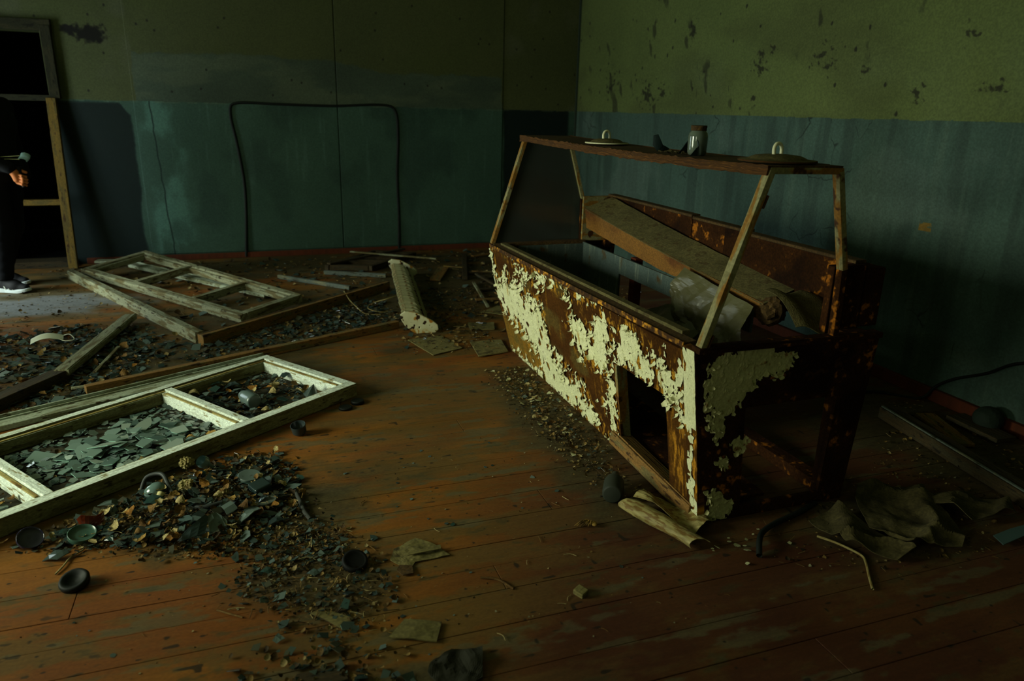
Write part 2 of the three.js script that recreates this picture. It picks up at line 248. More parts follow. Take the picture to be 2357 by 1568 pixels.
const backMap = texture(1536, 768, (u, v) => {              // x from -3 to 3.53
  const x = lerp(LEFT_X, RIGHT_X, u), y = v * CEIL, n = fbm(x * 2 + 30, y * 2, 4), fine = vnoise(x * 150, y * 150), line = DADO + 0.01 * (fbm(x * 5, 7, 3) - 0.5);
  let c;
  if (y > line) {
    c = mix3([64, 69, 42], [76, 80, 47], n);
    c = mix3(c, [70, 76, 42], sstep(0.5, 0.68, fbm(x * 1.4, y * 1.6, 4)) * 0.6);
    const top = 1.9 + 0.06 * fbm(x * 1.6, 3, 3) + 0.05 * (fbm(x * 12, y * 12, 3) - 0.5) - 0.13 * sstep(0.7, 1.6, x) + 0.03 * sstep(1.5, 2.4, x);
    if (x > -0.92 + 0.03 * fbm(1, y * 8, 3) && x < 2.63 + 0.03 * fbm(4, y * 8, 3)) { let g = mix3([56, 66, 54], [70, 82, 66], fbm(x * 3, y * 5, 4)); g = mix3(g, [92, 98, 74], 0.4 * sstep(0.5, 0.7, fbm(x * 2, y * 7 + 4, 4))); c = mix3(c, g, sstep(0.012, -0.012, y - top)); }
    else c = mix3(c, [84, 86, 66], sstep(0.45, 0.65, fbm(x * 2.6, y * 2.8 + 8, 4)) * 0.5);
    c = mix3(c, [18, 16, 12], sstep(-0.02, 0.02, Math.max(blob(x, y, -1.22, 2.05, 0.075, 1.6), blob(x, y, -1.37, 2.08, 0.035, 1.4)) + 0.11 * (fbm(x * 22, y * 22, 3) - 0.5)));   // soot patch
    const dot = voronoi(x * 7, y * 6); if (dot[2] > 0.8) c = mix3(c, [30, 30, 24], sstep(0.09, 0.04, dot[0]) * 0.8);
  } else {
    const st = fbm(x * 26, y * 2, 4);
    c = mix3([50, 72, 60], [62, 86, 73], n); c = mix3(c, [84, 110, 100], sstep(0.62, 0.8, st) * 0.3); c = mix3(c, [86, 124, 110], sstep(0.45, 0.7, fbm(x * 4 + 2, y * 3, 4)) * sstep(0.28, 0.1, Math.abs(x + 0.72)) * 0.6); c = mix3(c, [42, 60, 52], sstep(0.5, 0.68, fbm(x * 3, y * 2 + 3, 4)) * 0.5);  // brighter teal band at left paints in light from the far window
    const edge = 0.05 * (fbm(3, y * 4, 3) - 0.5) + 0.012 * (fbm(x * 30, y * 30, 2) - 0.5);
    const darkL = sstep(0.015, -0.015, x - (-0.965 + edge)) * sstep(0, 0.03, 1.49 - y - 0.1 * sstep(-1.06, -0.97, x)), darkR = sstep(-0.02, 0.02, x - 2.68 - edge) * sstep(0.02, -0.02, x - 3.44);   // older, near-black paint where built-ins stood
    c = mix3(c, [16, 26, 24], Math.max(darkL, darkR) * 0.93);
    const crack = Math.abs(x + 0.80 - 0.05 * (1.5 - y) - 0.02 * (fbm(2, y * 9, 2) - 0.5)); c = mix3(c, [22, 34, 30], sstep(0.008, 0.003, crack) * 0.8);
    if (y > line - 0.012) c = mix3(c, [100, 108, 84], 0.35 * sstep(0.4, 0.6, fbm(x * 14, 3, 3)));
  }
  return c.map((k) => k * (0.9 + 0.2 * fine));
});
const wallBump = texture(1024, 1024, (u, v) => { const k = 255 * (0.5 * fbm(u * 12, v * 12, 4) + 0.5 * fbm(u * 70, v * 70, 3)); return [k, k, k]; }, false);
M.wallRight = std({ map: rightMap, bumpMap: wallBump, bumpScale: 0.002, roughness: 0.75 });
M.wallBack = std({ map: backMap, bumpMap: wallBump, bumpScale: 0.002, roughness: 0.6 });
M.plain = std({ color: rgb(150, 160, 118), roughness: 0.95 });
const planeUV = (g, fu, fv) => { const p = g.attributes.position, uv = new Float32Array(p.count * 2); for (let i = 0; i < p.count; i++) { uv[i * 2] = fu(p.getX(i), p.getY(i), p.getZ(i)); uv[i * 2 + 1] = fv(p.getX(i), p.getY(i), p.getZ(i)); } g.setAttribute('uv', new THREE.BufferAttribute(uv, 2)); return g; };
const rightUV = (g) => planeUV(g, (x, y, z) => (z - BACK_Z) / (-0.4 - BACK_Z), (x, y) => y / CEIL);
const backUV = (g) => planeUV(g, (x) => (x - LEFT_X) / (RIGHT_X - LEFT_X), (x, y) => y / CEIL);
struct('wall_right', rightUV(boxAt(RIGHT_X, RIGHT_X + 0.3, -0.02, CEIL, BACK_Z - 0.3, REAR_Z + 0.3)), M.wallRight);
// back wall with the doorway at its left end
const DOOR = [-2.42, -1.60, 2.06];
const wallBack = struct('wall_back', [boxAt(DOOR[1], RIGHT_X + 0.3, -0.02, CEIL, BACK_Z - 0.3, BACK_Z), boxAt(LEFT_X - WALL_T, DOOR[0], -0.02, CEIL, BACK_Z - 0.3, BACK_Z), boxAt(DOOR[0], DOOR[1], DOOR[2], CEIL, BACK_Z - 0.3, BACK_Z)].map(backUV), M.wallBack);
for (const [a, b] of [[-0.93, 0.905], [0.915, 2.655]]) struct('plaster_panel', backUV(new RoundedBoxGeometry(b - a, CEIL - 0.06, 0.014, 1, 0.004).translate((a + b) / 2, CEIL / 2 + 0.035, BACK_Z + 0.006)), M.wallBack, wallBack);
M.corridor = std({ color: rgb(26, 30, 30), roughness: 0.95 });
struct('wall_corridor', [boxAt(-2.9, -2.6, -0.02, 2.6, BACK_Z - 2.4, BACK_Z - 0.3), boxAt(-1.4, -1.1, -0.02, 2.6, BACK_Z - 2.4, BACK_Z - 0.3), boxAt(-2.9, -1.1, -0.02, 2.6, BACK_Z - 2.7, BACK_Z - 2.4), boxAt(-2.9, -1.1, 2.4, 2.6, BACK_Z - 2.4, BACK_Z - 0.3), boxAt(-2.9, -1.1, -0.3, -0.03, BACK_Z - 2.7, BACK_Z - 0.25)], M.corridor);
{ // left wall with three window openings
  const s = new THREE.Shape([[REAR_Z + 0.3, -0.02], [REAR_Z + 0.3, CEIL], [BACK_Z - 0.3, CEIL], [BACK_Z - 0.3, -0.02]].map(([a, b]) => new THREE.Vector2(a, b)));
  for (const [z0, z1, y0, y1] of WINDOWS) s.holes.push(new THREE.Path([[z0, y0], [z1, y0], [z1, y1], [z0, y1]].map(([a, b]) => new THREE.Vector2(a, b))));
  const g = new THREE.ExtrudeGeometry(s, { depth: WALL_T, bevelEnabled: false }); g.rotateY(-Math.PI / 2); // shape x -> z, depth -> -x
  g.translate(LEFT_X, 0, 0); struct('wall_left', metreUV(g), M.plain);
}
struct('wall_rear', boxAt(LEFT_X - WALL_T, RIGHT_X + 0.3, -0.02, CEIL, REAR_Z, REAR_Z + 0.3), M.plain);
struct('ceiling', boxAt(LEFT_X - WALL_T, RIGHT_X + 0.3, CEIL, CEIL + 0.25, BACK_Z - 0.3, REAR_Z + 0.3), M.plain);
for (const [z0, z1, y0, y1] of WINDOWS) {                     // weathered window frames in the openings, outside the picture
  const w = new THREE.Group(); w.name = numbered('window'); w.userData.kind = 'structure'; scene.add(w); const x = LEFT_X - 0.3, zm = (z0 + z1) / 2;
  obj('window_frame', [boxAt(x - 0.03, x + 0.03, y0, y0 + 0.05, z0, z1), boxAt(x - 0.03, x + 0.03, y1 - 0.05, y1, z0, z1), boxAt(x - 0.03, x + 0.03, y0, y1, z0, z0 + 0.05), boxAt(x - 0.03, x + 0.03, y0, y1, z1 - 0.05, z1)], M.oldWhite, w);
  obj('mullion', boxAt(x - 0.025, x + 0.025, y0 + 0.05, y1 - 0.05, zm - 0.03, zm + 0.03), M.oldWhite, w);
}
M.base = std({ map: texture(512, 64, (u, v) => { const b = fbm(u * 40, v * 4, 4); return mix3([96, 44, 22], [66, 34, 18], b); }), roughness: 0.8 });
struct('baseboard_back', [boxAt(DOOR[1] + 0.1, RIGHT_X, 0, 0.055, BACK_Z, BACK_Z + 0.025, 0.004)], M.base);
struct('baseboard_right', [boxAt(RIGHT_X - 0.03, RIGHT_X, 0, 0.07, BACK_Z, REAR_Z, 0.004)], M.base);
struct('trim_1', bar([RIGHT_X - 0.008, 0.06, BACK_Z + 0.012], [RIGHT_X - 0.008, CEIL, BACK_Z + 0.012], 0.022, 0.02, [1, 0, 0]), std({ color: rgb(44, 54, 44) }));
{ // door frame standing in the doorway
  const d = new THREE.Group(); d.name = 'door_1'; d.userData.kind = 'structure'; d.userData.label = 'ochre painted door frame with a low rail at the dark doorway'; d.position.set(-1.6, 0, BACK_Z + 0.02); scene.add(d);
  obj('post', bar([-1.578, 0, BACK_Z + 0.22], [-1.578, 1.5, BACK_Z + 0.05], 0.075, 0.06, [0, 0, 1], 0.004), M.ochrePost, d);
  M.doorDark = std({ map: half(wood([34, 34, 22], [44, 42, 26], [50, 46, 28], [24, 22, 14])) });
  obj('lintel', bar([DOOR[0] - 0.1, DOOR[2] + 0.04, BACK_Z + 0.03], [DOOR[1] + 0.1, DOOR[2] + 0.04, BACK_Z + 0.03], 0.05, 0.09), M.doorDark, d);
  obj('post', bar([-1.545, 1.5, BACK_Z + 0.035], [-1.545, 2.1, BACK_Z + 0.035], 0.08, 0.05, [0, 0, 1], 0.004), M.doorDark, d);
  obj('rail', bar([DOOR[0], 0.60, BACK_Z + 0.13], [-1.61, 0.60, BACK_Z + 0.13], 0.045, 0.05), M.ochrePost, d);
  obj('rail', bar([DOOR[0], 1.50, BACK_Z + 0.04], [-1.58, 1.50, BACK_Z + 0.04], 0.04, 0.05), M.doorDark, d);
  obj('threshold', bar([DOOR[0], 0.03, BACK_Z + 0.05], [-1.6, 0.03, BACK_Z + 0.05], 0.2, 0.06), M.darkWood, d);
}

// ---------- the display counter ----------
const ZN = -2.06, ZF = -4.28;
const zAt = (s) => lerp(ZF, ZN, s);
const frontX = (s, y) => { const xb = lerp(1.545, 1.525, s), xk = lerp(1.435, 1.47, s), xt = lerp(1.385, 1.43, s); return y < 0.42 ? lerp(xb, xk, y / 0.42) : lerp(xk, xt, (y - 0.42) / 0.29); };
const frontTop = (s) => lerp(0.69, 0.715, s);
const P_front = (s, y) => [frontX(s, y), y, zAt(s)];
function polyDist(x, y, poly) {
  let inside = false, d = 1e9;
  for (let i = 0, n = poly.length / 2, j = n - 1; i < n; j = i++) {
    const ax = poly[i * 2], ay = poly[i * 2 + 1], bx = poly[j * 2], by = poly[j * 2 + 1];
    if ((ay > y) !== (by > y) && x < ((bx - ax) * (y - ay)) / (by - ay) + ax) inside = !inside;
    const dx = bx - ax, dy = by - ay, t = clamp(((x - ax) * dx + (y - ay) * dy) / (dx * dx + dy * dy || 1e-9)), ex = x - ax - t * dx, ey = y - ay - t * dy, q = ex * ex + ey * ey;
    if (q < d) d = q;
  }
  d = Math.sqrt(d); return inside ? d : -d;
}
const frontPolys = [
  [-4.27, 0.48, -3.96, 0.57, -3.78, 0.53, -3.64, 0.50, -3.54, 0.52, -3.48, 0.44, -3.48, 0.37, -3.45, 0.30, -3.36, 0.23, -3.27, 0.23, -3.12, 0.20, -3.03, 0.16, -2.98, 0.09, -2.83, 0.04, -2.78, 0.03, -2.86, -0.01, -3.03, -0.02, -3.24, -0.02, -3.41, -0.03, -3.67, -0.04, -3.68, 0.07, -3.72, 0.14, -3.84, 0.18, -3.92, 0.24, -4.06, 0.27, -4.18, 0.28, -4.28, 0.34],
  [-4.20, 0.05, -4.08, 0.045, -3.74, 0.035, -3.42, 0.06, -2.92, 0.06, -2.74, 0.06, -2.74, -0.02, -3.4, -0.04, -4.2, -0.04],
  [-3.19, 0.50, -3.03, 0.56, -2.96, 0.54, -2.82, 0.62, -2.77, 0.65, -2.73, 0.66, -2.69, 0.58, -2.55, 0.66, -2.51, 0.65, -2.40, 0.61, -2.34, 0.61, -2.27, 0.60, -2.27, 0.57, -2.21, 0.58, -2.16, 0.60, -2.12, 0.64, -2.12, 0.40, -2.16, 0.44, -2.21, 0.50, -2.27, 0.44, -2.44, 0.44, -2.69, 0.44, -2.73, 0.51, -2.71, 0.45, -2.81, 0.34, -2.87, 0.33, -2.96, 0.37, -3.04, 0.35, -3.10, 0.40, -3.14, 0.45],
  [-2.78, 0.36, -2.695, 0.36, -2.70, 0.17, -2.72, 0.03, -2.80, 0.03, -2.81, 0.16, -2.84, 0.21],
  [-4.30, 0.69, -4.225, 0.69, -4.22, 0.5, -4.2, 0.33, -4.30, 0.33],
  [-4.0, 0.69, -3.6, 0.69, -3.3, 0.69, -3.0, 0.69, -2.8, 0.69, -2.8, 0.675, -3.0, 0.655, -3.25, 0.66, -3.5, 0.635, -3.62, 0.60, -3.72, 0.61, -3.85, 0.655],
];
const rustA = texture(1024, 512, (u, v) => {                // u along 2.3 m, v up 0.75 m
  const x = u * 2.3, y = v * 0.75, run = fbm(x * 34, y * 5 + 3, 4), blot = fbm(x * 7 + 5, y * 7, 4), fine = vnoise(x * 260, y * 180), streak = sstep(0.6, 0.8, run) * sstep(0.42, 0.62, blot);
  const s = u / 0.965, hy = v / 1.33, low = sstep(0.3, 0.18, hy + 0.2 * (blot - 0.5)) * sstep(0.42, 0.3, s + 0.1 * (run - 0.5)), col = sstep(0.972, 0.985, s) * sstep(0.44, 0.38, hy) + 0.8 * sstep(0.91, 0.93, s) * sstep(0.97, 0.955, s) * sstep(0.5, 0.35, hy);
  let c = mix3([46, 27, 11], [74, 45, 16], blot); c = mix3(c, [118, 78, 20], streak * 0.75); c = mix3(c, mix3([92, 78, 34], [150, 104, 32], run), low * 0.85); c = mix3(c, mix3([70, 44, 14], [176, 122, 36], sstep(0.4, 0.66, fbm(x * 90, y * 20, 3))), clamp(col) * 0.9); c = mix3(c, [172, 112, 26], sstep(0.72, 0.9, run * 0.7 + fine * 0.3) * sstep(0.5, 0.7, blot));
  c = mix3(c, [84, 76, 38], sstep(0.62, 0.78, fbm(x * 5 + 40, y * 9 + 4, 3)) * 0.55);
  let fr = -1; const zz = lerp(ZF, ZN, s); for (const q of frontPolys) fr = Math.max(fr, polyDist(zz, hy, q)); const nz = fbm(x * 60, y * 30, 3); c = mix3(c, mix3([120, 82, 24], [190, 138, 40], fine), sstep(-0.07, -0.005, fr) * sstep(0.5, 0.66, nz) * 0.9);   // ochre corrosion creeping out from under the film
  return c.map((k) => k * (0.82 + 0.36 * fine));
});
M.rustFront = std({ map: rustA, roughness: 1, specularIntensity: 0.08, bumpMap: rustBump, bumpScale: 0.003 });
M.crust = std({ map: texture(256, 256, (u, v) => { const a = fbm(u * 60, v * 60, 3), b = fbm(u * 7, v * 7, 3); let c = mix3([60, 36, 14], [196, 136, 40], sstep(0.42, 0.62, a)); return mix3(c, [48, 30, 14], sstep(0.5, 0.62, b) * 0.8); }), bumpMap: rustBump, bumpScale: 0.003 });
const counter = thing('display_counter', 'long rusted shop display counter with peeling pale paint on its front', 'display counter', [1.8, 0, -3.15]);
// P(s,t) with u = s scaled so that rust runs real size
const scaleUV = (g, a, b) => { const uv = g.attributes.uv; for (let i = 0; i < uv.count; i++) uv.setXY(i, uv.getX(i) * a, uv.getY(i) * b); return g; };
const sHole = [(-2.69 - ZF) / (ZN - ZF), (-2.27 - ZF) / (ZN - ZF)];
{
  const ss = [...range(0, sHole[0], 14), ...range(sHole[0], sHole[1], 3).slice(1), ...range(sHole[1], 0.965, 3).slice(1)], ts = [0.0, 0.06, 0.105, 0.2, 0.3, 0.42, 0.455, 0.55, 0.63, 0.685];
  const inHole = (s, t) => s > sHole[0] && s < sHole[1] && t < 0.45;
  obj('front_panel', scaleUV(sheet((s, t) => P_front(s, t), ss, ts, 0.012, (s, t) => !inHole(s, t)), 0.965, 1.33), M.rustFront, counter);
  obj('corner_post', scaleUV(sheet((s, t) => { const p = P_front(s, t); p[0] -= 0.004; return p; }, range(0.968, 1, 2), [...range(0, 0.42, 4), 0.5, 0.6, 0.708], 0.03), 0.965, 1.33), M.rustFront, counter);
  // bottom ledge seen through the front opening, tipped outward
  obj('bottom_rail', [bar([1.545, 0.075, -2.76], [1.545, 0.045, -2.1], 0.075, 0.02, [0.25, 1, 0]), bar([1.502, 0.058, -2.76], [1.506, 0.03, -2.1], 0.012, 0.06, [0.1, 1, 0])], M.brownWood, counter);
  obj('opening_jamb', bar([1.475, 0.45, -2.672], [1.555, 0.04, -2.715], 0.05, 0.022, [0, 0, 1]), M.framePaint, counter);
}
const endFace = (z, out) => {                              // the end wall: outline follows the front slope
  const s = z > -3 ? 1 : 0, X = (u, y) => lerp(frontX(s, y), lerp(2.205, 2.262, y / 0.71), u), uH = (x, y) => (x - frontX(s, y)) / (lerp(2.205, 2.262, y / 0.71) - frontX(s, y));
  const u0 = uH(1.69, 0.25), u1 = uH(2.09, 0.25);
  return scaleUV(sheet((u, y) => [X(u, y), y, z + (y < 0 ? 0 : 0)], [...range(0, u0, 3), ...range(u0, u1, 4).slice(1), ...range(u1, 1, 2).slice(1)], [0, 0.05, 0.15, 0.3, 0.465, 0.55, 0.64, 0.706], 0.014, (u, y) => !(out && u > u0 && u < u1 && y > 0.05 && y < 0.465)), 0.8, 1);
};
obj('end_panel', endFace(ZN, true), M.rustDark, counter);
obj('end_panel', endFace(ZF, false), M.rustDark, counter);
obj('end_liner', boxAt(1.56, 2.0, 0.10, 0.69, ZF + 0.05, ZF + 0.06), M.greyMetal, counter);
obj('back_liner', [boxAt(2.0, 2.012, 0.10, 0.70, ZF + 0.05, -3.72), boxAt(2.0, 2.012, 0.60, 0.70, -3.72, -2.5)], M.greyMetal, counter);
obj('back_post', boxAt(2.06, 2.11, 0.02, 0.70, -3.70, -3.64, 0.004), std({ color: rgb(86, 36, 18) }), counter);
obj('back_post', boxAt(2.16, 2.2, 0, 0.72, ZF, ZF + 0.05), M.rustDark, counter);
obj('back_post', boxAt(2.10, 2.2, 0, 0.72, ZN - 0.06, ZN - 0.01), M.rustDark, counter);
obj('bottom_rail', boxAt(2.12, 2.19, 0.01, 0.06, ZF, ZN - 0.02), M.rustDark, counter);
obj('base_tray', boxAt(1.58, 1.86, 0.04, 0.055, -3.6, ZN - 0.05), M.rustDark, counter);
// raised service ridge at the back: three sheets with open seams, a cap and an end box
{ const zs = [[ZF + 0.01, -3.30, 2.185, 0.985], [-3.285, -2.84, 2.18, 0.978], [-2.825, -2.14, 2.165, 0.97]];
  for (const [a, b, x, h] of zs) { obj('ridge_panel', boxAt(x, x + 0.012, 0.69, h, a, b, 0.003), M.rustDark, counter); obj('ridge_cap', boxAt(x - 0.004, x + 0.05, h - 0.004, h + 0.012, a, b, 0.003), M.dustDark, counter); }
  obj('ridge_end', boxAt(2.045, 2.2, 0.705, 0.968, -2.155, -2.12, 0.004), M.rustDark, counter);
  obj('ridge_box', [boxAt(2.2, 2.31, 0.715, 0.95, -2.5, -2.13, 0.006)], M.rustDark, counter);
  obj('ridge_far_end', boxAt(2.0, 2.2, 0.70, 0.985, ZF, ZF + 0.03, 0.004), M.framePaint, counter); }
// rim
obj('front_rim', [bar([frontX(0, 0.69) + 0.028, 0.695, ZF], [frontX(1, 0.71) + 0.026, 0.712, ZN - 0.075], 0.055, 0.012, [-0.1, 1, 0])], M.dustDark, counter);
obj('rim_lip', [bar([frontX(0, 0.69) - 0.001, 0.692, ZF], [frontX(1, 0.71) - 0.001, 0.708, ZN - 0.075], 0.006, 0.022)], M.crust, counter);
obj('rim_strip', [bar([frontX(0, 0.69) + 0.068, 0.704, ZF + 0.06], [frontX(1, 0.71) + 0.062, 0.722, ZN - 0.16], 0.036, 0.022)], M.dustTop, counter);
obj('end_rim', [bar([1.43, 0.712, ZN + 0.0], [2.25, 0.708, ZN + 0.0], 0.05, 0.022)], M.rustDark, counter);
obj('end_rim', [bar([1.40, 0.695, ZF + 0.02], [2.02, 0.70, ZF + 0.02], 0.06, 0.022)], M.dustDark, counter);
// top frames
const endFrame = (z, zt, pane) => {
  const A = [z > -3 ? 1.445 : 1.405, 0.70, z], B = [z > -3 ? 1.652 : 1.604, 1.325, zt], C = [z > -3 ? 1.94 : 1.90, 1.322, zt], D = [z > -3 ? 2.022 : 2.003, 0.97, z], E = [z > -3 ? 2.03 : 2.006, 0.70, z];
  obj('frame_post', [bar(A, B, 0.036, 0.024, [1, 0, 0]), bar(V(A).add(new THREE.Vector3(0.016, -0.008, -0.02)), V(B).add(new THREE.Vector3(0.016, -0.02, -0.02)), 0.008, 0.03, [1, 0, 0])], M.framePaint, counter);
  obj('frame_post', [bar(C, D, 0.034, 0.024, [1, 0, 0])], M.framePaint, counter);
  obj('frame_post', [bar(D, E, 0.03, 0.026, [1, 0, 0])], M.rustDark, counter);
  obj('frame_crossbar', [bar([B[0] - 0.01, B[1], zt], [C[0] + 0.01, C[1], zt], 0.034, 0.022)], M.framePaint, counter);
  if (z > -3) for (const [t, y] of [[0.8, 0], [0.03, 0]]) obj('clip', bar(V(A).lerp(V(B), t).add(new THREE.Vector3(0.02, 0, 0.012)), V(A).lerp(V(B), t + 0.07).add(new THREE.Vector3(0.022, 0, 0.012)), 0.012, 0.006, [1, 0, 0]), M.rustBright, counter);
  if (pane) { const q = [A, B, C, D, E].map(([x, y]) => new THREE.Vector2(x, y)), g = new THREE.ExtrudeGeometry(new THREE.Shape(q), { depth: 0.004, bevelEnabled: false }); g.translate(0, 0, z - 0.002);
    obj('glass_pane', g, new THREE.MeshPhysicalMaterial({ color: rgb(150, 156, 146), roughness: 0.15, transmission: 0.92, thickness: 0, side: THREE.DoubleSide }), counter); }
};
endFrame(ZN, ZN - 0.005, false); endFrame(ZF, ZF - 0.0, true);
{ // top shelf, sagging a little, with a crusted front lip
  const r = rng(3), P = (s, u) => { const z = lerp(ZF - 0.03, ZN + 0.01, s), sag = -0.012 * Math.sin(Math.PI * s); return [lerp(lerp(1.592, 1.642, s), lerp(1.915, 1.945, s), u), 1.352 - 0.012 * s + sag + 0.004 * (fbm(s * 14, u * 3, 2) - 0.5), z]; };
  obj('top_shelf', scaleUV(sheet((s, u) => P(s, u), range(0, 1, 24), range(0, 1, 4), 0.008), 2.2, 0.3), M.dustDark, counter);
  obj('shelf_lip', sheet((s, t) => { const p = P(s, 0); return [p[0] - 0.003 - 0.006 * fbm(s * 90, t * 5, 3), p[1] + 0.002 - t * (0.028 + 0.012 * fbm(s * 70, 1, 3)), p[2]]; }, range(0, 1, 90), [0, 0.35, 0.7, 1], 0.008), M.rustBright, counter);
  obj('shelf_lip', sheet((s, t) => { const p = P(s, 1); return [p[0] + 0.004, p[1] + 0.002 - t * 0.026, p[2]]; }, range(0, 0.97, 20), [0, 1], 0.006), M.rustBright, counter);
}
// ---------- peeling paint: a real film with torn outlines and lifted scales ----------
// film over a plane (a, b) with P(a, b) -> point, n the outward normal; field(a, b) > 0 where paint still sticks
function paintFilm(P, n, a0, a1, b0, b1, step, field, scaleSize, lift, seed, crack = true) {
  const N = Math.ceil((a1 - a0) / step), Mm = Math.ceil((b1 - b0) / step), f = new Float32Array((N + 1) * (Mm + 1)), pts = new Array((N + 1) * (Mm + 1)), pos = [], uv = [];
  for (let j = 0; j <= Mm; j++) for (let i = 0; i <= N; i++) {
    const a = a0 + i * step, b = b0 + j * step, k = j * (N + 1) + i; let v = field(a, b);
    if (v > -0.03) {
      const w = 0.5 * (fbm(a * 40 + seed, b * 40, 2) - 0.5), c = voronoi(a / scaleSize + w + seed * 3, b / (scaleSize * 1.6) + w), edge = clamp(1 - v / 0.03), gap = c[2] > 0.45 - 0.35 * edge ? 1 : 0;
      if (crack) v = Math.min(v, (c[1] - (0.05 + 0.22 * edge * (0.4 + c[2])) * gap) * 0.05 + 0.02 * (1 - gap));
      if (crack && hash2(Math.floor(c[2] * 4096), 5) < 0.05 + 0.28 * edge) v = -0.01;
      const blist = crack ? 0 : 0.005 * Math.max(0, fbm(a * 60, b * 50, 3) - 0.6) * 4, ang = c[2] * 40, tilt = c[3] * Math.cos(ang) * 0.7 + c[4] * (0.6 + 0.4 * Math.sin(ang)), h = 0.0012 + blist + lift * (0.22 + 0.78 * edge) * Math.max(0, 0.2 * c[2] + tilt * (crack ? 1.2 : 0.5 * edge)) + 0.0016 * fbm(a * 130, b * 90, 2);
      pts[k] = V(P(a, b)).addScaledVector(n, h);
    }
    f[k] = v;
  }
  const put = (arr) => { for (let q = 1; q < arr.length - 1; q++) for (const e of [arr[0], arr[q], arr[q + 1]]) { pos.push(e.p.x, e.p.y, e.p.z); uv.push(e.a, e.b); } };
  for (let j = 0; j < Mm; j++) for (let i = 0; i < N; i++) {
    const ks = [j * (N + 1) + i, j * (N + 1) + i + 1, (j + 1) * (N + 1) + i + 1, (j + 1) * (N + 1) + i]; if (ks.some((k) => !pts[k]) || ks.every((k) => f[k] <= 0)) continue;
    const out = [], co = [[i, j], [i + 1, j], [i + 1, j + 1], [i, j + 1]];
    for (let q = 0; q < 4; q++) {
      const k = ks[q], l = ks[(q + 1) % 4], A = co[q], B = co[(q + 1) % 4];
      if (f[k] > 0) out.push({ p: pts[k], a: a0 + A[0] * step, b: b0 + A[1] * step });
      if ((f[k] > 0) !== (f[l] > 0)) { const t = f[k] / (f[k] - f[l]); out.push({ p: pts[k].clone().lerp(pts[l], t), a: a0 + lerp(A[0], B[0], t) * step, b: b0 + lerp(A[1], B[1], t) * step }); }
    }
    if (out.length > 2) put(out);
  }
  const g = new THREE.BufferGeometry(); g.setAttribute('position', new THREE.Float32BufferAttribute(pos, 3)); g.setAttribute('uv', new THREE.Float32BufferAttribute(uv, 2)); g.computeVertexNormals(); return g;
}
M.paint = std({ map: texture(1024, 512, (u, v) => { const b = fbm(u * 14, v * 10, 4), f = vnoise(u * 300, v * 200), st = fbm(u * 60, v * 8, 4); let c = mix3([196, 196, 150], [214, 212, 172], b); c = mix3(c, [150, 118, 50], sstep(0.62, 0.78, st) * sstep(0.5, 0.65, fbm(u * 6 + 3, v * 6, 3)) * 0.7); return c.map((k) => k * (0.92 + 0.14 * f)); }), roughness: 0.7 });
M.paintEndShade = std({ map: texture(512, 512, (u, v) => { const b = fbm(u * 12, v * 12, 4), f = vnoise(u * 200, v * 200); let c = mix3([156, 152, 104], [182, 178, 130], b); c = mix3(c, [98, 66, 28], sstep(0.7, 0.82, fbm(u * 30, v * 30 + 4, 4)) * 0.8); return c.map((k) => k * (0.92 + 0.14 * f)); }), roughness: 0.6 });  // same paint as the front, darkened to olive for the less lit end
const frontN = new THREE.Vector3(-1, -0.16, 0).normalize();
obj('peeling_paint', paintFilm((z, y) => P_front((z - ZF) / (ZN - ZF), y), frontN, ZF, -2.133, 0.004, 0.688, 0.0042, (z, y) => {
  let f = -1; for (const q of frontPolys) { const d = polyDist(z, y, q); if (d > f) f = d; }
  if (z > -2.69 && z < -2.27 && y < 0.452) return -1;
  if (f < -0.13) return -1;
  f = 0.75 * f + 0.13 * (fbm(z * 19, y * 10, 3) - 0.535) + 0.12 * (fbm(z * 62, y * 24 + z * 8, 3) - 0.52);   // tongues hanging down where it has torn
  return Math.min(f, 0.05);
}, 0.026, 0.020, 1), M.paint, counter).userData.kind = 'stuff';
obj('peeling_paint', paintFilm((z, y) => { const p = P_front((z - ZF) / (ZN - ZF), y); p[0] -= 0.004; return p; }, frontN, -2.131, ZN, 0.01, 0.706, 0.004, (z, y) => {
  const top = 0.05 - Math.abs(z + 2.085) * 0.3; let f = y > 0.40 ? top : Math.min(top, (0.018 - Math.abs(z + 2.115 - 0.04 * fbm(3, y * 9, 3)) + 0.05 * (fbm(z * 60, y * 18, 3) - 0.45)));
  if (y < 0.1) f = Math.max(f, 0.03 * (fbm(z * 60, y * 30, 3) - 0.4));
  return f + 0.05 * (fbm(z * 40, y * 16, 3) - 0.47) - 0.02 * sstep(0.66, 0.7, y);
}, 0.034, 0.006, 7), M.paint, counter).userData.kind = 'stuff';
const endPolys = [[1.475, 0.67, 1.61, 0.705, 1.69, 0.70, 1.80, 0.69, 1.87, 0.68, 1.85, 0.62, 1.82, 0.58, 1.74, 0.56, 1.71, 0.52, 1.64, 0.48, 1.61, 0.44, 1.57, 0.37, 1.55, 0.34, 1.52, 0.45, 1.49, 0.55], [1.55, 0.13, 1.61, 0.14, 1.66, 0.09, 1.67, 0.02, 1.61, 0.01, 1.54, 0.01], [1.585, 0.26, 1.61, 0.265, 1.61, 0.24, 1.59, 0.235], [1.65, 0.325, 1.68, 0.335, 1.68, 0.30, 1.66, 0.29]];
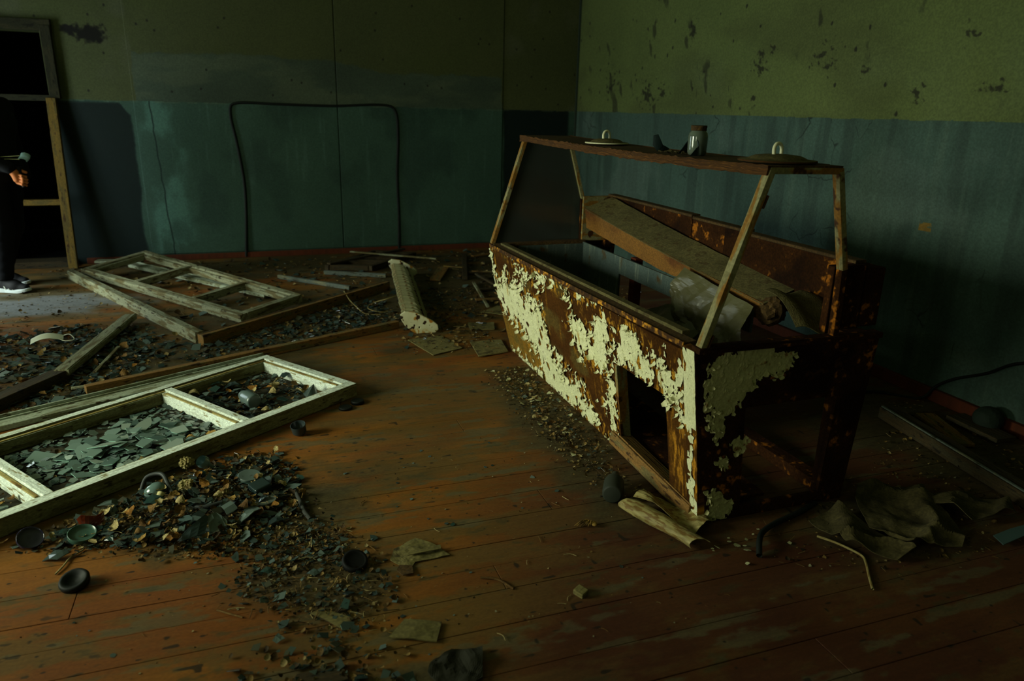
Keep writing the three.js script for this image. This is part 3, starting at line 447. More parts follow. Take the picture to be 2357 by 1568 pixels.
obj('peeling_paint', paintFilm((x, y) => [x, y, ZN + 0.001], new THREE.Vector3(0, 0, 1), 1.45, 1.9, 0.006, 0.70, 0.004, (x, y) => {
  let f = -1; for (const q of endPolys) { const d = polyDist(x, y, q); if (d > f) f = d; }
  return Math.min(f + 0.07 * (fbm(x * 16, y * 14, 3) - 0.52) + 0.06 * (fbm(x * 70, y * 50, 3) - 0.52), x - frontX(1, y) - 0.004);
}, 0.03, 0.010, 4, false), M.paintEndShade, counter).userData.kind = 'stuff';


{ // single curled tongues of paint standing off the torn edges
  const r = rng(44), gs = [], edgeOf = (z, y) => { let f = -1; for (const q of frontPolys) f = Math.max(f, polyDist(z, y, q)); return 0.75 * f + 0.13 * (fbm(z * 19, y * 10, 3) - 0.535) + 0.12 * (fbm(z * 62, y * 24 + z * 8, 3) - 0.52); };
  const curl = (w, l, k, sd) => sheet((u, v) => { const ang = k * v, R = l / k, ww = w * (1 - 0.55 * v * v) * (0.8 + 0.4 * vnoise(v * 6 + sd, 2)); return [(u - 0.5) * ww, -R * Math.sin(ang), R * (1 - Math.cos(ang)) + 0.15 * w * (u - 0.5) ** 2]; }, range(0, 1, 4), range(0, 1, 6), 0.0006);
  for (let i = 0, made = 0; i < 9000 && made < 240; i++) {
    const z = lerp(ZF + 0.02, -2.14, r()), y = lerp(0.03, 0.67, r()); if (z > -2.70 && z < -2.26 && y < 0.47) continue; const e = edgeOf(z, y); if (e < -0.004 || e > 0.012) continue; made++;
    const g = curl(0.012 + 0.02 * r(), 0.016 + 0.022 * r(), 0.8 + 1.6 * r(), i); g.rotateZ((r() - 0.5) * 1.6 + (r() > 0.8 ? 3.1 : 0)); g.rotateY(-Math.PI / 2); const p = P_front((z - ZF) / (ZN - ZF), y); g.translate(p[0] - 0.003, p[1], p[2]); gs.push(g);
  }
  obj('paint_curls', gs, M.paint, counter).userData.kind = 'stuff';
  const gs2 = [], edge2 = (x, y) => { let f = -1; for (const q of endPolys) f = Math.max(f, polyDist(x, y, q)); return f + 0.07 * (fbm(x * 16, y * 14, 3) - 0.52) + 0.06 * (fbm(x * 70, y * 50, 3) - 0.52); };
  for (let i = 0, made = 0; i < 9000 && made < 90; i++) { const x = lerp(1.5, 1.88, r()), y = lerp(0.02, 0.68, r()), e = edge2(x, y); if (e < -0.006 || e > 0.014) continue; made++; const g = curl(0.008 + 0.016 * r(), 0.008 + 0.016 * r(), 0.8 + 1.6 * r(), i); g.rotateZ((r() - 0.5) * 3); g.translate(x, y, ZN + 0.003); gs2.push(g); }
  obj('paint_curls', gs2, M.paintEndShade, counter).userData.kind = 'stuff';
}
// ---------- things in and on the counter ----------
const shelfY = (z) => { const s = (z - ZF) / (ZN - ZF); return 1.354 - 0.012 * s - 0.012 * Math.sin(Math.PI * clamp(s)); };
{ // fallen sheet-metal duct lying along the inside of the counter
  const t = thing('fallen_duct', 'dusty rusted sheet metal trough slumped diagonally inside the display counter', 'metal trough', [2.05, 0.75, -3.3]);
  const A = (s) => [lerp(1.985, 2.02, s), lerp(0.918, 0.738, s) - 0.012 * Math.sin(Math.PI * s), lerp(-4.2, -2.46, s)], B = (s) => [lerp(2.155, 2.165, s), lerp(0.99, 0.795, s) - 0.01 * Math.sin(Math.PI * s), lerp(-4.16, -2.45, s)];
  const wob = (s, u) => 0.006 * (fbm(s * 20, u * 4, 3) - 0.5);
  obj('top_face', scaleUV(sheet((s, u) => { const a = A(s), b = B(s); return [lerp(a[0], b[0], u), lerp(a[1], b[1], u) + wob(s, u), lerp(a[2], b[2], u)]; }, range(0, 1, 30), range(0, 1, 5), 0.006), 1.75, 0.18), M.dustTop, t);
  obj('front_face', scaleUV(sheet((s, u) => { const a = A(s); return [a[0] + 0.006 + 0.02 * u + wob(s, u) - 0.012 * sstep(0.45, 0.6, s) * u, a[1] + 0.002 - u * lerp(0.125, 0.09, s) * (1 - 0.35 * sstep(0.5, 0.62, s) * fbm(s * 30, 2, 2)), a[2]]; }, range(0, 1, 40), range(0, 1, 4), 0.004), 1.75, 0.13), M.ochreSheet, t);
  const g = new THREE.IcosahedronGeometry(0.075, 4), p = g.attributes.position; for (let i = 0; i < p.count; i++) { const k = 0.7 + 0.5 * fbm(p.getX(i) * 60 + 5, p.getY(i) * 60 + p.getZ(i) * 53, 4); p.setXYZ(i, p.getX(i) * k * 0.9, p.getY(i) * k * 0.9, p.getZ(i) * k * 0.8); }
  g.computeVertexNormals(); g.translate(2.08, 0.70, -2.47); obj('insulation', metreUV(g), M.dustDark, t);
}
const plasticMat = new THREE.MeshPhysicalMaterial({ color: rgb(98, 94, 60), roughness: 0.38, transmission: 0.4, thickness: 0, side: THREE.DoubleSide });
{ // cloudy plastic sheeting hung over the trough edge
  const t = thing('plastic_sheeting', 'cloudy creased plastic sheeting draped off the fallen trough inside the counter', 'plastic sheet', [1.93, 0.55, -2.8]);
  const ridge = (x) => 1 - Math.abs(((x % 1) + 1) % 1 * 2 - 1), fold = (u, v) => (0.028 * ridge(u * 3.1 + v * 0.9 + 0.4 * fbm(u * 3, v * 2, 2)) + 0.02 * ridge(u * 1.7 - v * 1.8 + fbm(u * 4 + 9, v * 3, 2)) + 0.02 * fbm(u * 9, v * 7, 3)) * (0.2 + v);
  obj('hanging_sheet', sheet((u, v) => { const z = lerp(-3.02, -2.47, u), yt = lerp(0.918, 0.738, (z + 4.2) / 1.74) - 0.012, len = 0.10 + 0.19 * Math.sin(Math.PI * clamp(0.1 + u * 0.75)) + 0.03 * fbm(u * 6, 1, 2); return [1.985 - 0.05 * Math.sin(v * 2.2) - fold(u, v), yt - v * len, z + 0.07 * v * (u - 0.4) + 0.5 * fold(u + 3, v)]; }, range(0, 1, 60), range(0, 1, 34), 0.0006), plasticMat, t);
  obj('trailing_sheet', sheet((u, v) => { const z = lerp(-3.60, -2.72, u), w = fold(u * 1.5 + 4, v); return [1.96 - 0.32 * v - 0.3 * w, lerp(0.44, 0.60, sstep(0.1, 0.75, u)) - 0.30 * Math.pow(Math.max(0, v), 0.8) + 1.2 * w, z + 0.3 * w]; }, range(0, 1, 50), range(0, 1, 28), 0.0006), plasticMat, t);
}
{ const t = thing('cardboard_flap', 'creased olive cardboard flap jammed between the trough and the counter end', 'cardboard', [2.05, 0.7, -2.3]);
  const q = [[1.935, 0.825, -2.36], [2.15, 0.80, -2.36], [2.165, 0.75, -2.22], [2.055, 0.705, -2.13], [1.95, 0.722, -2.17]];
  obj('flap', sheet((u, v) => { const a = V(q[0]).lerp(V(q[1]), u), b = u < 0.55 ? V(q[4]).lerp(V(q[3]), u / 0.55) : V(q[3]).lerp(V(q[2]), (u - 0.55) / 0.45); const p = a.lerp(b, v); p.y += 0.035 * Math.sin(Math.PI * v) * (1 - 0.5 * u) + 0.01 * Math.sin(u * 9); return p; }, range(0, 1, 20), range(0, 1, 14), 0.003), M.dustTop, t); }
const enamel = std({ color: rgb(206, 204, 168), roughness: 0.3 });
function potCover(cx, cz, r, label, rim) {
  const y = shelfY(cz) + 0.001, t = thing('pot_cover', label, 'pot lid', [cx, y, cz], 'two enamel pot lids on the counter shelf');
  const pr = [[0, 0.030], [0.35, 0.028], [0.6, 0.024], [0.74, 0.016], [0.78, 0.012], [1, 0.010], [1.02, 0.007], [1, 0.003], [0.8, 0.004], [0.8, 0.0], [0.72, 0.0]].map(([a, b]) => new THREE.Vector2(a * r, b));
  const g = new THREE.LatheGeometry(pr, 48); obj('lid_disc', metreUV(g), M.dustTop, t, true);
  obj('rim', new THREE.TorusGeometry(r * 1.0, 0.0035, 6, 60).rotateX(Math.PI / 2).translate(0, 0.007, 0), rim, t, true);
  obj('handle', tube([[-0.022, 0.026, 0.006], [-0.021, 0.05, 0.003], [-0.010, 0.064, 0], [0.006, 0.064, -0.002], [0.017, 0.05, -0.005], [0.019, 0.026, -0.006]], 0.0065, 30, 9), enamel, t, true);
}
potCover(1.755, -3.49, 0.108, 'enamel pot lid with loop handle at the far end of the shelf', enamel);
potCover(1.785, -2.20, 0.133, 'wide enamel pot lid with loop handle at the near end of the shelf', M.rustBright);
{ const z = -2.68, x = 1.765, t = thing('glass_jar', 'grey glass preserving jar with a dusty rusted neck on the shelf', 'jar', [x, shelfY(z), z]);
  const glass = new THREE.MeshPhysicalMaterial({ color: rgb(120, 134, 118), roughness: 0.08, transmission: 0.55, thickness: 0, side: THREE.DoubleSide });
  const out = [[0.001, 0], [0.03, 0], [0.036, 0.004], [0.039, 0.014], [0.040, 0.05], [0.040, 0.075], [0.037, 0.088], [0.031, 0.096], [0.030, 0.100]], inn = out.slice().reverse().map(([a, b]) => [Math.max(a - 0.003, 0.0005), Math.max(b, 0.004)]);
  obj('body', new THREE.LatheGeometry([...out, ...inn].map(([a, b]) => new THREE.Vector2(a, b)), 40), glass, t, true);
  obj('neck', metreUV(new THREE.LatheGeometry([[0.0305, 0.098], [0.0325, 0.100], [0.031, 0.106], [0.033, 0.110], [0.033, 0.117], [0.031, 0.119], [0.028, 0.118], [0.028, 0.098]].map(([a, b]) => new THREE.Vector2(a, b)), 36)), M.dustDark, t, true);
  obj('dust_fill', metreUV(new THREE.CylinderGeometry(0.036, 0.034, 0.03, 24).translate(0, 0.021, 0)), M.dustDark, t, true); }
M.darkGlass = new THREE.MeshPhysicalMaterial({ color: rgb(26, 38, 38), roughness: 0.4, specularIntensity: 0.5, side: THREE.DoubleSide });
function curvedShard(name, label, base, pts, R, turn, tilt, mat, cat = 'glass shard', group) {   // a piece of a bottle wall: outline in (angle, height)
  const s = new THREE.Shape(pts.map(([a, b]) => new THREE.Vector2(a, b))); let g = new THREE.ExtrudeGeometry(s, { depth: 0.0035, bevelEnabled: false, curveSegments: 6 });
  g = subdivide(g, 3); const p = g.attributes.position; for (let i = 0; i < p.count; i++) { const a = p.getX(i) / R, r = R + p.getZ(i); p.setXYZ(i, Math.sin(a) * r, p.getY(i), Math.cos(a) * r - R); }
  g.rotateX(tilt[0]); g.rotateZ(tilt[1]); g.rotateY(turn); g.computeBoundingBox(); g.translate(0, -g.boundingBox.min.y, 0); g.computeVertexNormals();
  const m = obj(name, g, mat, scene); m.position.set(...base); tag(m, label, cat, group); return m;
}
function subdivide(g, n) { // each triangle into four
  if (g.index) g = g.toNonIndexed(); let P = Array.from(g.attributes.position.array);
  for (let k = 0; k < n - 1; k++) { const Q = []; for (let i = 0; i < P.length; i += 9) { const a = P.slice(i, i + 3), b = P.slice(i + 3, i + 6), c = P.slice(i + 6, i + 9), m = (u, v) => u.map((x, j) => (x + v[j]) / 2), ab = m(a, b), bc = m(b, c), ca = m(c, a); Q.push(...a, ...ab, ...ca, ...ab, ...b, ...bc, ...ca, ...bc, ...c, ...ab, ...bc, ...ca); } P = Q; }
  const o = new THREE.BufferGeometry(); o.setAttribute('position', new THREE.Float32BufferAttribute(P, 3)); o.setAttribute('uv', new THREE.Float32BufferAttribute(new Float32Array(P.length / 3 * 2), 2)); o.computeVertexNormals(); return o;
}
curvedShard('glass_shard', 'dark upright bottle shard just left of the jar on the shelf', [1.80, shelfY(-2.80), -2.80], [[-0.055, 0], [0.05, 0.0], [0.075, 0.06], [0.055, 0.085], [0.015, 0.078], [-0.025, 0.04]], 0.065, 0.5, [0.1, 0.15], M.darkGlass);
curvedShard('glass_shard', 'dark hooked bottle shard farthest left of the jar on the shelf', [1.77, shelfY(-2.95), -2.96], [[-0.025, 0], [0.05, 0.0], [0.0, 0.026], [-0.022, 0.075], [-0.042, 0.07], [-0.044, 0.026]], 0.06, 0.0, [0.05, 0.1], M.darkGlass);
curvedShard('glass_shard', 'dark pointed bottle shard leaning on the right side of the jar', [1.72, shelfY(-2.58), -2.60], [[-0.05, 0], [0.022, 0.0], [0.034, 0.022], [0.040, 0.065], [0.022, 0.045], [-0.02, 0.03]], 0.05, 0.7, [-0.1, -0.05], M.darkGlass);
{ const r = rng(12), gs = []; for (let i = 0; i < 26; i++) { const x = 1.70 + r() * 0.10, z = -2.86 + r() * 0.16, y = shelfY(z) + 0.003, a = r() * 6.28, l = 0.008 + 0.022 * r(); gs.push(tube([[x, y, z], [x + l * Math.cos(a) * 0.5, y + 0.012 * r(), z + l * Math.sin(a) * 0.5], [x + l * Math.cos(a), y + 0.004, z + l * Math.sin(a)]], 0.0012 + 0.003 * r(), 5, 5)); }
  tag(obj('dried_debris', metreUV(mergeGeometries(gs)), M.dustTop), 'crumbled dry plant bits beside the jar on the shelf', 'debris', null, 'stuff'); }

// ---------- window frames, timber and boards ----------
// a window sash lying on the floor: corners of its top face in order far-left, far-right, near-right, near-left; bars at fractions of the length
function sash(label, corners, th, w, bars, mat, opt = {}) {
  const [A, B, C, D] = corners.map(V), mid = A.clone().add(B).add(C).add(D).multiplyScalar(0.25), up = B.clone().sub(A).cross(A.clone().sub(D)).normalize(); if (up.y < 0) up.negate();
  const t = thing('window_sash', label, 'window frame', [mid.x, 0, mid.z]);
  const down = up.clone().multiplyScalar(-th / 2), along = B.clone().sub(A).normalize(), across = D.clone().sub(A).normalize(), st = opt.step ?? 0.014, rb = 0.022;
  const rail = (name, p, q, inward, wid, ext = 0) => {     // upper strip outside, lower rebate inside
    const d = q.clone().sub(p).normalize(), a = p.clone().add(down).addScaledVector(inward, wid / 2).addScaledVector(d, -ext), b = q.clone().add(down).addScaledVector(inward, wid / 2).addScaledVector(d, ext);
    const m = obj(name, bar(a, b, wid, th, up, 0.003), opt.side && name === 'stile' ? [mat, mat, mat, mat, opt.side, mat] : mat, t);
    const o = up.clone().multiplyScalar(-st / 2).addScaledVector(inward, wid / 2 + rb / 2);
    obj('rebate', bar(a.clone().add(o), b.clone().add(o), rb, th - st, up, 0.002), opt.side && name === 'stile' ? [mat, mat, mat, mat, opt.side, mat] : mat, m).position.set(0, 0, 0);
    if (opt.putty) { const o2 = up.clone().multiplyScalar(th / 2 - st + 0.002).addScaledVector(inward, wid / 2 + rb / 2); obj('putty', bar(a.clone().add(o2).addScaledVector(d, 0.03), b.clone().add(o2).addScaledVector(d, -0.03), rb * 0.7, 0.006, up, 0.002), M.putty, m).position.set(0, 0, 0); }
    return m;
  };
  rail('stile', D, C, across.clone().negate(), w, 0.0); rail('stile', A, B, across, w * 0.8, 0.0);
  rail('end_rail', B.clone().addScaledVector(across, w * 0.8), C.clone().addScaledVector(across, -w), along.clone().negate(), w); rail('end_rail', A.clone().addScaledVector(across, w * 0.8), D.clone().addScaledVector(across, -w), along, w);
  for (const f of bars) rail('glazing_bar', A.clone().lerp(B, f).addScaledVector(across, w), D.clone().lerp(C, f).addScaledVector(across, -w), along.clone().negate(), w * 0.75);
  return t;
}
const sashX = [0.813, 0, -0.581], sashZ = [0.581, 0, 0.813], SC = [0.2465, 0, -4.036];   // right end centre of the near sash
const SP = (a, b, y) => [SC[0] - sashX[0] * a + sashZ[0] * b, y, SC[2] - sashX[2] * a + sashZ[2] * b];  // a metres from the right end, b across
sash('white painted window sash lying nearest on the floor full of broken glass', [SP(2.15, -0.38, 0.076), SP(0, -0.38, 0.076), SP(0, 0.38, 0.076), SP(2.15, 0.38, 0.076)], 0.074, 0.052, [0.30, 0.705], M.whiteWood, { putty: true, side: M.shadeSideWood });
sash('weathered grey window sash lying far left with two crossbars', [[-0.945, 0.17, -7.47], [0.325, 0.10, -5.70], [-0.126, 0.07, -5.30], [-1.43, 0.09, -7.12]], 0.062, 0.06, [0.36, 0.72], M.greyWood);
function timber(name, label, cat, a, b, w, h, mat, opt = {}) {
  const base = V(a).add(V(b)).multiplyScalar(0.5), t = thing(name, label, cat, [base.x, Math.max(0, base.y - h / 2), base.z], opt.group);
  obj('plank', bar(a, b, w, h, opt.up, opt.r ?? 0.003), mat, t);
  if (opt.groove) { const d = V(b).sub(V(a)).normalize(), s = d.clone().cross(new THREE.Vector3(0, 1, 0)).normalize(); for (const [o, y, ww, hh] of opt.groove) obj('moulding', bar(V(a).addScaledVector(s, o).add(new THREE.Vector3(0, y, 0)), V(b).addScaledVector(s, o).add(new THREE.Vector3(0, y, 0)), ww, hh, opt.up, 0.002), opt.mat2 ?? mat, t); }
  return t;
}
timber('moulding_strip', 'long white grooved casing strip lying just behind the near white sash', 'moulding', [-1.75, 0.016, -3.51], [0.03, 0.016, -4.435], 0.115, 0.028, M.oldWhite, { groove: [[-0.05, 0.022, 0.012, 0.018], [-0.022, 0.017, 0.010, 0.01]] });
timber('timber_beam', 'long brown timber batten running from near sash back to the radiator', 'timber', [-0.90, 0.026, -4.15], [0.925, 0.026, -4.95], 0.045, 0.05, M.brownWood);
timber('timber_beam', 'brown squared beam running under radiator from the long grey plank', 'timber', [-0.365, 0.038, -4.87], [1.06, 0.038, -6.09], 0.055, 0.074, M.brownWood, { groove: [[-0.012, 0.036, 0.012, 0.006]], mat2: M.darkWood });
timber('timber_beam', 'long grey beam on edge slanting in front of the far sash', 'timber', [-1.515, 0.04, -7.15], [-0.375, 0.04, -4.935], 0.055, 0.078, M.greyWood);
timber('grooved_board', 'short pale grooved board lying on the dark rubble at left', 'board', [-1.055, 0.05, -4.40], [-0.85, 0.045, -5.56], 0.078, 0.034, M.greyWood, { groove: [[-0.05, -0.006, 0.018, 0.022], [0.026, 0.018, 0.012, 0.006]] });
timber('timber_beam', 'dark rough timber slanting toward the left edge behind the moulding', 'timber', [-1.40, 0.035, -3.84], [-1.05, 0.032, -4.45], 0.085, 0.06, M.darkWood);
timber('wood_lath', 'thin grey slat lying right of the grooved board', 'slat', [-0.905, 0.02, -4.45], [-0.845, 0.02, -4.92], 0.022, 0.012, M.greyWood);
timber('wood_lath', 'thin dark branch lying below the grooved board end', 'slat', [-0.98, 0.018, -4.22], [-0.72, 0.018, -4.25], 0.018, 0.014, M.greyWood);
timber('wood_lath', 'blue grey painted slat lying between far sash and radiator', 'slat', [0.195, 0.02, -6.74], [0.75, 0.02, -6.15], 0.03, 0.034, M.blueWood);
timber('wood_lath', 'blue grey painted slat ending behind the top of the radiator', 'slat', [0.605, 0.02, -6.82], [1.13, 0.02, -6.55], 0.03, 0.036, M.blueWood);
timber('moulding_strip', 'pale grooved moulding lying underneath the far grey sash', 'moulding', [-1.07, 0.03, -7.50], [0.09, 0.03, -6.02], 0.10, 0.03, M.oldWhite, { groove: [[-0.04, 0.018, 0.012, 0.014]] });
timber('wood_board', 'pale board end poking out behind the far corner of grey sash', 'board', [-1.40, 0.05, -7.66], [-1.0, 0.04, -7.6], 0.10, 0.02, M.greyWood);
// low dark sash stacked by the back wall
sash('dark unpainted window sash lying flat against the back wall', [[0.62, 0.06, -6.95], [1.19, 0.06, -7.62], [1.60, 0.06, -7.40], [1.05, 0.06, -6.82]], 0.05, 0.05, [0.4, 0.72], M.darkWood);
timber('wood_lath', 'thin pale slat resting across the dark sash by back wall', 'slat', [0.92, 0.098, -7.38], [1.68, 0.092, -6.86], 0.03, 0.014, M.greyWood);
timber('wood_lath', 'dark slat resting along the dark sash by back wall', 'slat', [0.66, 0.072, -6.95], [1.50, 0.072, -7.55], 0.045, 0.018, M.darkWood);
// boards between radiator and counter
timber('wood_board', 'dark upright-grain board standing out from back wall beyond counter', 'board', [1.80, 0.02, -6.27], [2.10, 0.02, -7.35], 0.05, 0.03, M.darkWood);
timber('wood_board', 'olive board lying at an angle behind the radiator', 'board', [1.53, 0.012, -6.30], [1.74, 0.012, -6.80], 0.10, 0.02, M.brownWood);
timber('wood_lath', 'thin tan slat lying straight beyond the radiator', 'slat', [1.735, 0.03, -6.80], [1.91, 0.03, -6.68], 0.016, 0.012, M.ochrePost);
timber('wood_lath', 'thin tan slat touching the far corner of the counter', 'slat', [1.93, 0.03, -6.50], [2.2, 0.03, -6.42], 0.016, 0.012, M.brownWood);
timber('wood_lath', 'thin grey slat pointing at the far foot of the counter', 'slat', [1.83, 0.02, -6.10], [1.70, 0.02, -5.26], 0.024, 0.016, M.greyWood);
timber('wood_lath', 'dark slat crossing the slat that points at the counter', 'slat', [1.93, 0.04, -6.35], [2.0, 0.03, -5.6], 0.03, 0.016, M.darkWood);
{ const r = rng(31); for (let i = 0; i < 26; i++) { const x = 0.7 + r() * 1.8, z = -7.5 + r() * 2.3, a = (r() - 0.5) * 1.2 + (r() > 0.6 ? 1.4 : 0), l = 0.2 + 0.5 * r(); if (x < 1.62 && x + l > 0.85 && z > -6.95) continue; if (x < 1.7 && z < -6.6) continue; strewn(timber('wood_lath', 'thin dark slat strewn on the floor before the back wall', 'slat', [x, 0.012 + 0.02 * r(), z], [x + Math.cos(a) * l, 0.012 + 0.02 * r(), z - Math.sin(a) * l * 0.6], 0.02 + 0.05 * r(), 0.012, [M.darkWood, M.brownWood, M.darkWood][i % 3], { group: 'dark slats strewn before the back wall' }), 'lath', ['dark', 'brown', 'dark'][i % 3], 'far'); } }
// right side, behind the counter
timber('timber_beam', 'dark blue grey beam slanting on the floor right of the counter', 'timber', [3.06, 0.035, -2.66], [2.86, 0.035, -1.5], 0.09, 0.06, M.darkWood, { groove: [[0.03, 0.032, 0.012, 0.008]], mat2: M.blueWood });
timber('wood_board', 'narrow pale-edged board lying beside the slanting beam at right', 'board', [3.26, 0.02, -2.60], [3.14, 0.015, -2.26], 0.10, 0.018, M.brownWood);
timber('wood_board', 'dark board lying nearest the right wall', 'board', [3.38, 0.03, -2.52], [3.36, 0.03, -2.22], 0.12, 0.022, M.darkWood);
// ---------- radiator ----------
{ const t = thing('finned_radiator', 'white rust-spotted finned radiator lying on its side on the floor', 'radiator', [1.12, 0, -5.6]);
  M.radiator = std({ map: texture(512, 512, (u, v) => { const b = fbm(u * 14, v * 14, 4), s = fbm(u * 20 + 4, v * 20, 4); let c = mix3([176, 172, 132], [214, 212, 178], b); c = mix3(c, [160, 108, 36], sstep(0.48, 0.62, s)); c = mix3(c, [44, 28, 14], sstep(0.66, 0.72, fbm(u * 26 + 9, v * 26, 3))); return c; }), roughness: 0.6 });
  M.fin = std({ map: texture(256, 256, (u, v) => { const b = fbm(u * 12, v * 12, 4), s = fbm(u * 24 + 4, v * 24, 4); let c = mix3([128, 126, 88], [188, 186, 148], b); c = mix3(c, [92, 62, 26], sstep(0.55, 0.7, s)); return c; }), roughness: 0.75 });
  const a = new THREE.Vector3(1.035, 0, -4.79), b = new THREE.Vector3(1.285, 0, -6.62), ax = b.clone().sub(a).normalize(), sd = new THREE.Vector3(-ax.z, 0, ax.x).multiplyScalar(1), L = a.distanceTo(b);
  const prof = [[-0.115, 0.135], [-0.085, 0.155], [-0.02, 0.148], [0.02, 0.13], [0.10, 0.085], [0.135, 0.055], [0.14, 0.025], [0.12, 0.005], [0.0, 0.0], [-0.03, 0.012], [-0.085, 0.06], [-0.11, 0.105]];
  const finProf = [[-0.105, 0.125], [-0.08, 0.145], [-0.03, 0.14], [0.01, 0.128], [0.095, 0.04], [0.10, 0.0], [0, 0], [-0.03, 0.012], [-0.085, 0.06]], shape = (k, hole) => { const s = new THREE.Shape((hole ? prof : finProf).map(([x, y]) => new THREE.Vector2(x * k, y * k + (1 - k) * 0.01))); if (hole) for (const [x, y, r] of [[-0.02, 0.055, 0.007], [0.012, 0.042, 0.009], [0.085, 0.055, 0.006], [0.1, 0.04, 0.005]]) s.holes.push(new THREE.Path().absellipse(x, y, r, r * 1.2, 0, 6.283)); return s; };
  const M4 = (d, lean = 0) => new THREE.Matrix4().makeBasis(sd, new THREE.Vector3(0, 1, 0).addScaledVector(ax, -lean).normalize(), ax.clone().negate()).setPosition(a.clone().addScaledVector(ax, d));
  const capG = new THREE.ExtrudeGeometry(shape(1, true), { depth: 0.012, bevelEnabled: true, bevelSize: 0.004, bevelThickness: 0.004, bevelSegments: 2 });
  obj('end_plate', metreUV(capG.clone()).applyMatrix4(M4(0)), M.radiator, t); obj('end_plate', metreUV(capG.clone()).applyMatrix4(M4(L - 0.02)), M.radiator, t);
  const finG = metreUV(new THREE.ExtrudeGeometry(shape(1, false), { depth: 0.008, bevelEnabled: true, bevelSize: 0.002, bevelThickness: 0.002, bevelSegments: 1 })), r = rng(8);
  for (let i = 0; i < 34; i++) { const m = obj('fin', finG, M.fin, t, true); m.applyMatrix4(M4(0.04 + i * (L - 0.07) / 34 + 0.008 * r(), 0.05 + 0.3 * r())); m.scale.multiplyScalar(0.93 + 0.1 * r()); m.position.sub(t.position); }
  obj('core_tube', bar(a.clone().setY(0.055), b.clone().setY(0.055), 0.12, 0.05), M.rustDark, t); }
// ---------- sheets of card and hardboard ----------
function flat(name, label, cat, pts, y, th, mat, opt = {}) {    // outline [x, z] on the floor, slightly buckled
  const s = new THREE.Shape(pts.map(([x, z]) => new THREE.Vector2(x, -z))); let g = subdivide(new THREE.ExtrudeGeometry(s, { depth: th, bevelEnabled: false }).rotateX(-Math.PI / 2), opt.n ?? 4);
  const p = g.attributes.position; for (let i = 0; i < p.count; i++) p.setY(i, p.getY(i) + y + (opt.lift ?? 0.012) * Math.max(0, fbm(p.getX(i) * (opt.f ?? 9) + 3, p.getZ(i) * (opt.f ?? 9), 3) - 0.3) + (opt.fn ? opt.fn(p.getX(i), p.getZ(i)) : 0));
  g.computeVertexNormals(); g = metreUV(g); g.computeBoundingBox(); const c = g.boundingBox.getCenter(new THREE.Vector3()), by = g.boundingBox.min.y; g.translate(-c.x, -by, -c.z);
  const m = obj(name, g, mat); m.position.set(c.x, by, c.z); tag(m, label, cat, opt.group); return m;
}
M.card = std({ map: texture(512, 512, (u, v) => { const b = fbm(u * 9, v * 9, 4), f = vnoise(u * 150, v * 150); let c = mix3([92, 84, 48], [118, 108, 66], b); c = mix3(c, [56, 48, 28], sstep(0.6, 0.75, fbm(u * 20, v * 20 + 6, 4)) * 0.8); return c.map((k) => k * (0.86 + 0.28 * f)); }), bumpMap: rustBump, bumpScale: 0.002 });
flat('hardboard_sheet', 'square olive hardboard piece lying in front of the radiator', 'board', [[0.93, -4.62], [1.02, -4.27], [1.235, -4.36], [1.17, -4.66]], 0.003, 0.005, M.card);
flat('hardboard_sheet', 'olive hardboard piece lying beside the counter foot', 'board', [[1.32, -4.47], [1.285, -4.15], [1.50, -4.21], [1.535, -4.46]], 0.003, 0.005, M.card);
flat('hardboard_sheet', 'small oblong olive board behind the other two by counter', 'board', [[1.43, -4.90], [1.40, -4.74], [1.57, -4.70], [1.62, -4.87]], 0.003, 0.006, M.card);
flat('hardboard_sheet', 'triangular tan board piece against the far side of counter', 'board', [[1.60, -5.16], [1.82, -5.33], [1.75, -5.05]], 0.003, 0.005, M.card);
flat('paper_scrap', 'brown cardboard tongue on the foreground floor among small shards', 'cardboard', [[0.077, -1.972], [0.112, -1.988], [0.20, -1.905], [0.155, -1.875]], 0.003, 0.004, M.card);
flat('cardboard_piece', 'flat rectangular cardboard piece lowest in the foreground', 'cardboard', [[0.285, -1.79], [0.345, -1.855], [0.45, -1.81], [0.415, -1.73]], 0.003, 0.004, M.card);
flat('paper_scrap', 'folded greyish paper lying alone in the foreground centre', 'paper', [[0.36, -2.175], [0.385, -2.235], [0.47, -2.275], [0.53, -2.22], [0.565, -2.145], [0.44, -2.14], [0.41, -2.10]], 0.002, 0.002, M.card, { lift: 0.016, f: 20 });
flat('paper_fold', 'paper strip folded over on the lone foreground paper', 'paper', [[0.42, -2.17], [0.43, -2.19], [0.545, -2.20], [0.54, -2.175]], 0.014, 0.002, M.card, { lift: 0.004 });
flat('paper_scrap', 'small brown scrap right below the folded foreground paper', 'paper', [[0.37, -2.11], [0.385, -2.135], [0.425, -2.12], [0.42, -2.075], [0.385, -2.075]], 0.004, 0.003, M.dustDark, { lift: 0.01 });
M.tarp = std({ map: texture(512, 512, (u, v) => { const b = fbm(u * 6, v * 6, 4), f = vnoise(u * 190, v * 190); let c = mix3([58, 52, 29], [76, 68, 39], b); c = mix3(c, [48, 42, 24], sstep(0.6, 0.75, fbm(u * 14, v * 14 + 3, 4)) * 0.6); return c.map((k) => k * (0.8 + 0.35 * f)); }), bumpMap: rustBump, bumpScale: 0.002 });
const crease = (k) => (x, z) => 0.03 * Math.abs(Math.sin(x * 9 * k + z * 12 + fbm(x * 4, z * 4, 2) * 4)) ** 5 + 0.024 * (1 - Math.abs(Math.sin(x * 6 - z * 8 * k + fbm(x * 6, z * 6, 2) * 3))) ** 2 + 0.02 * fbm(x * 9 + k, z * 9, 3);
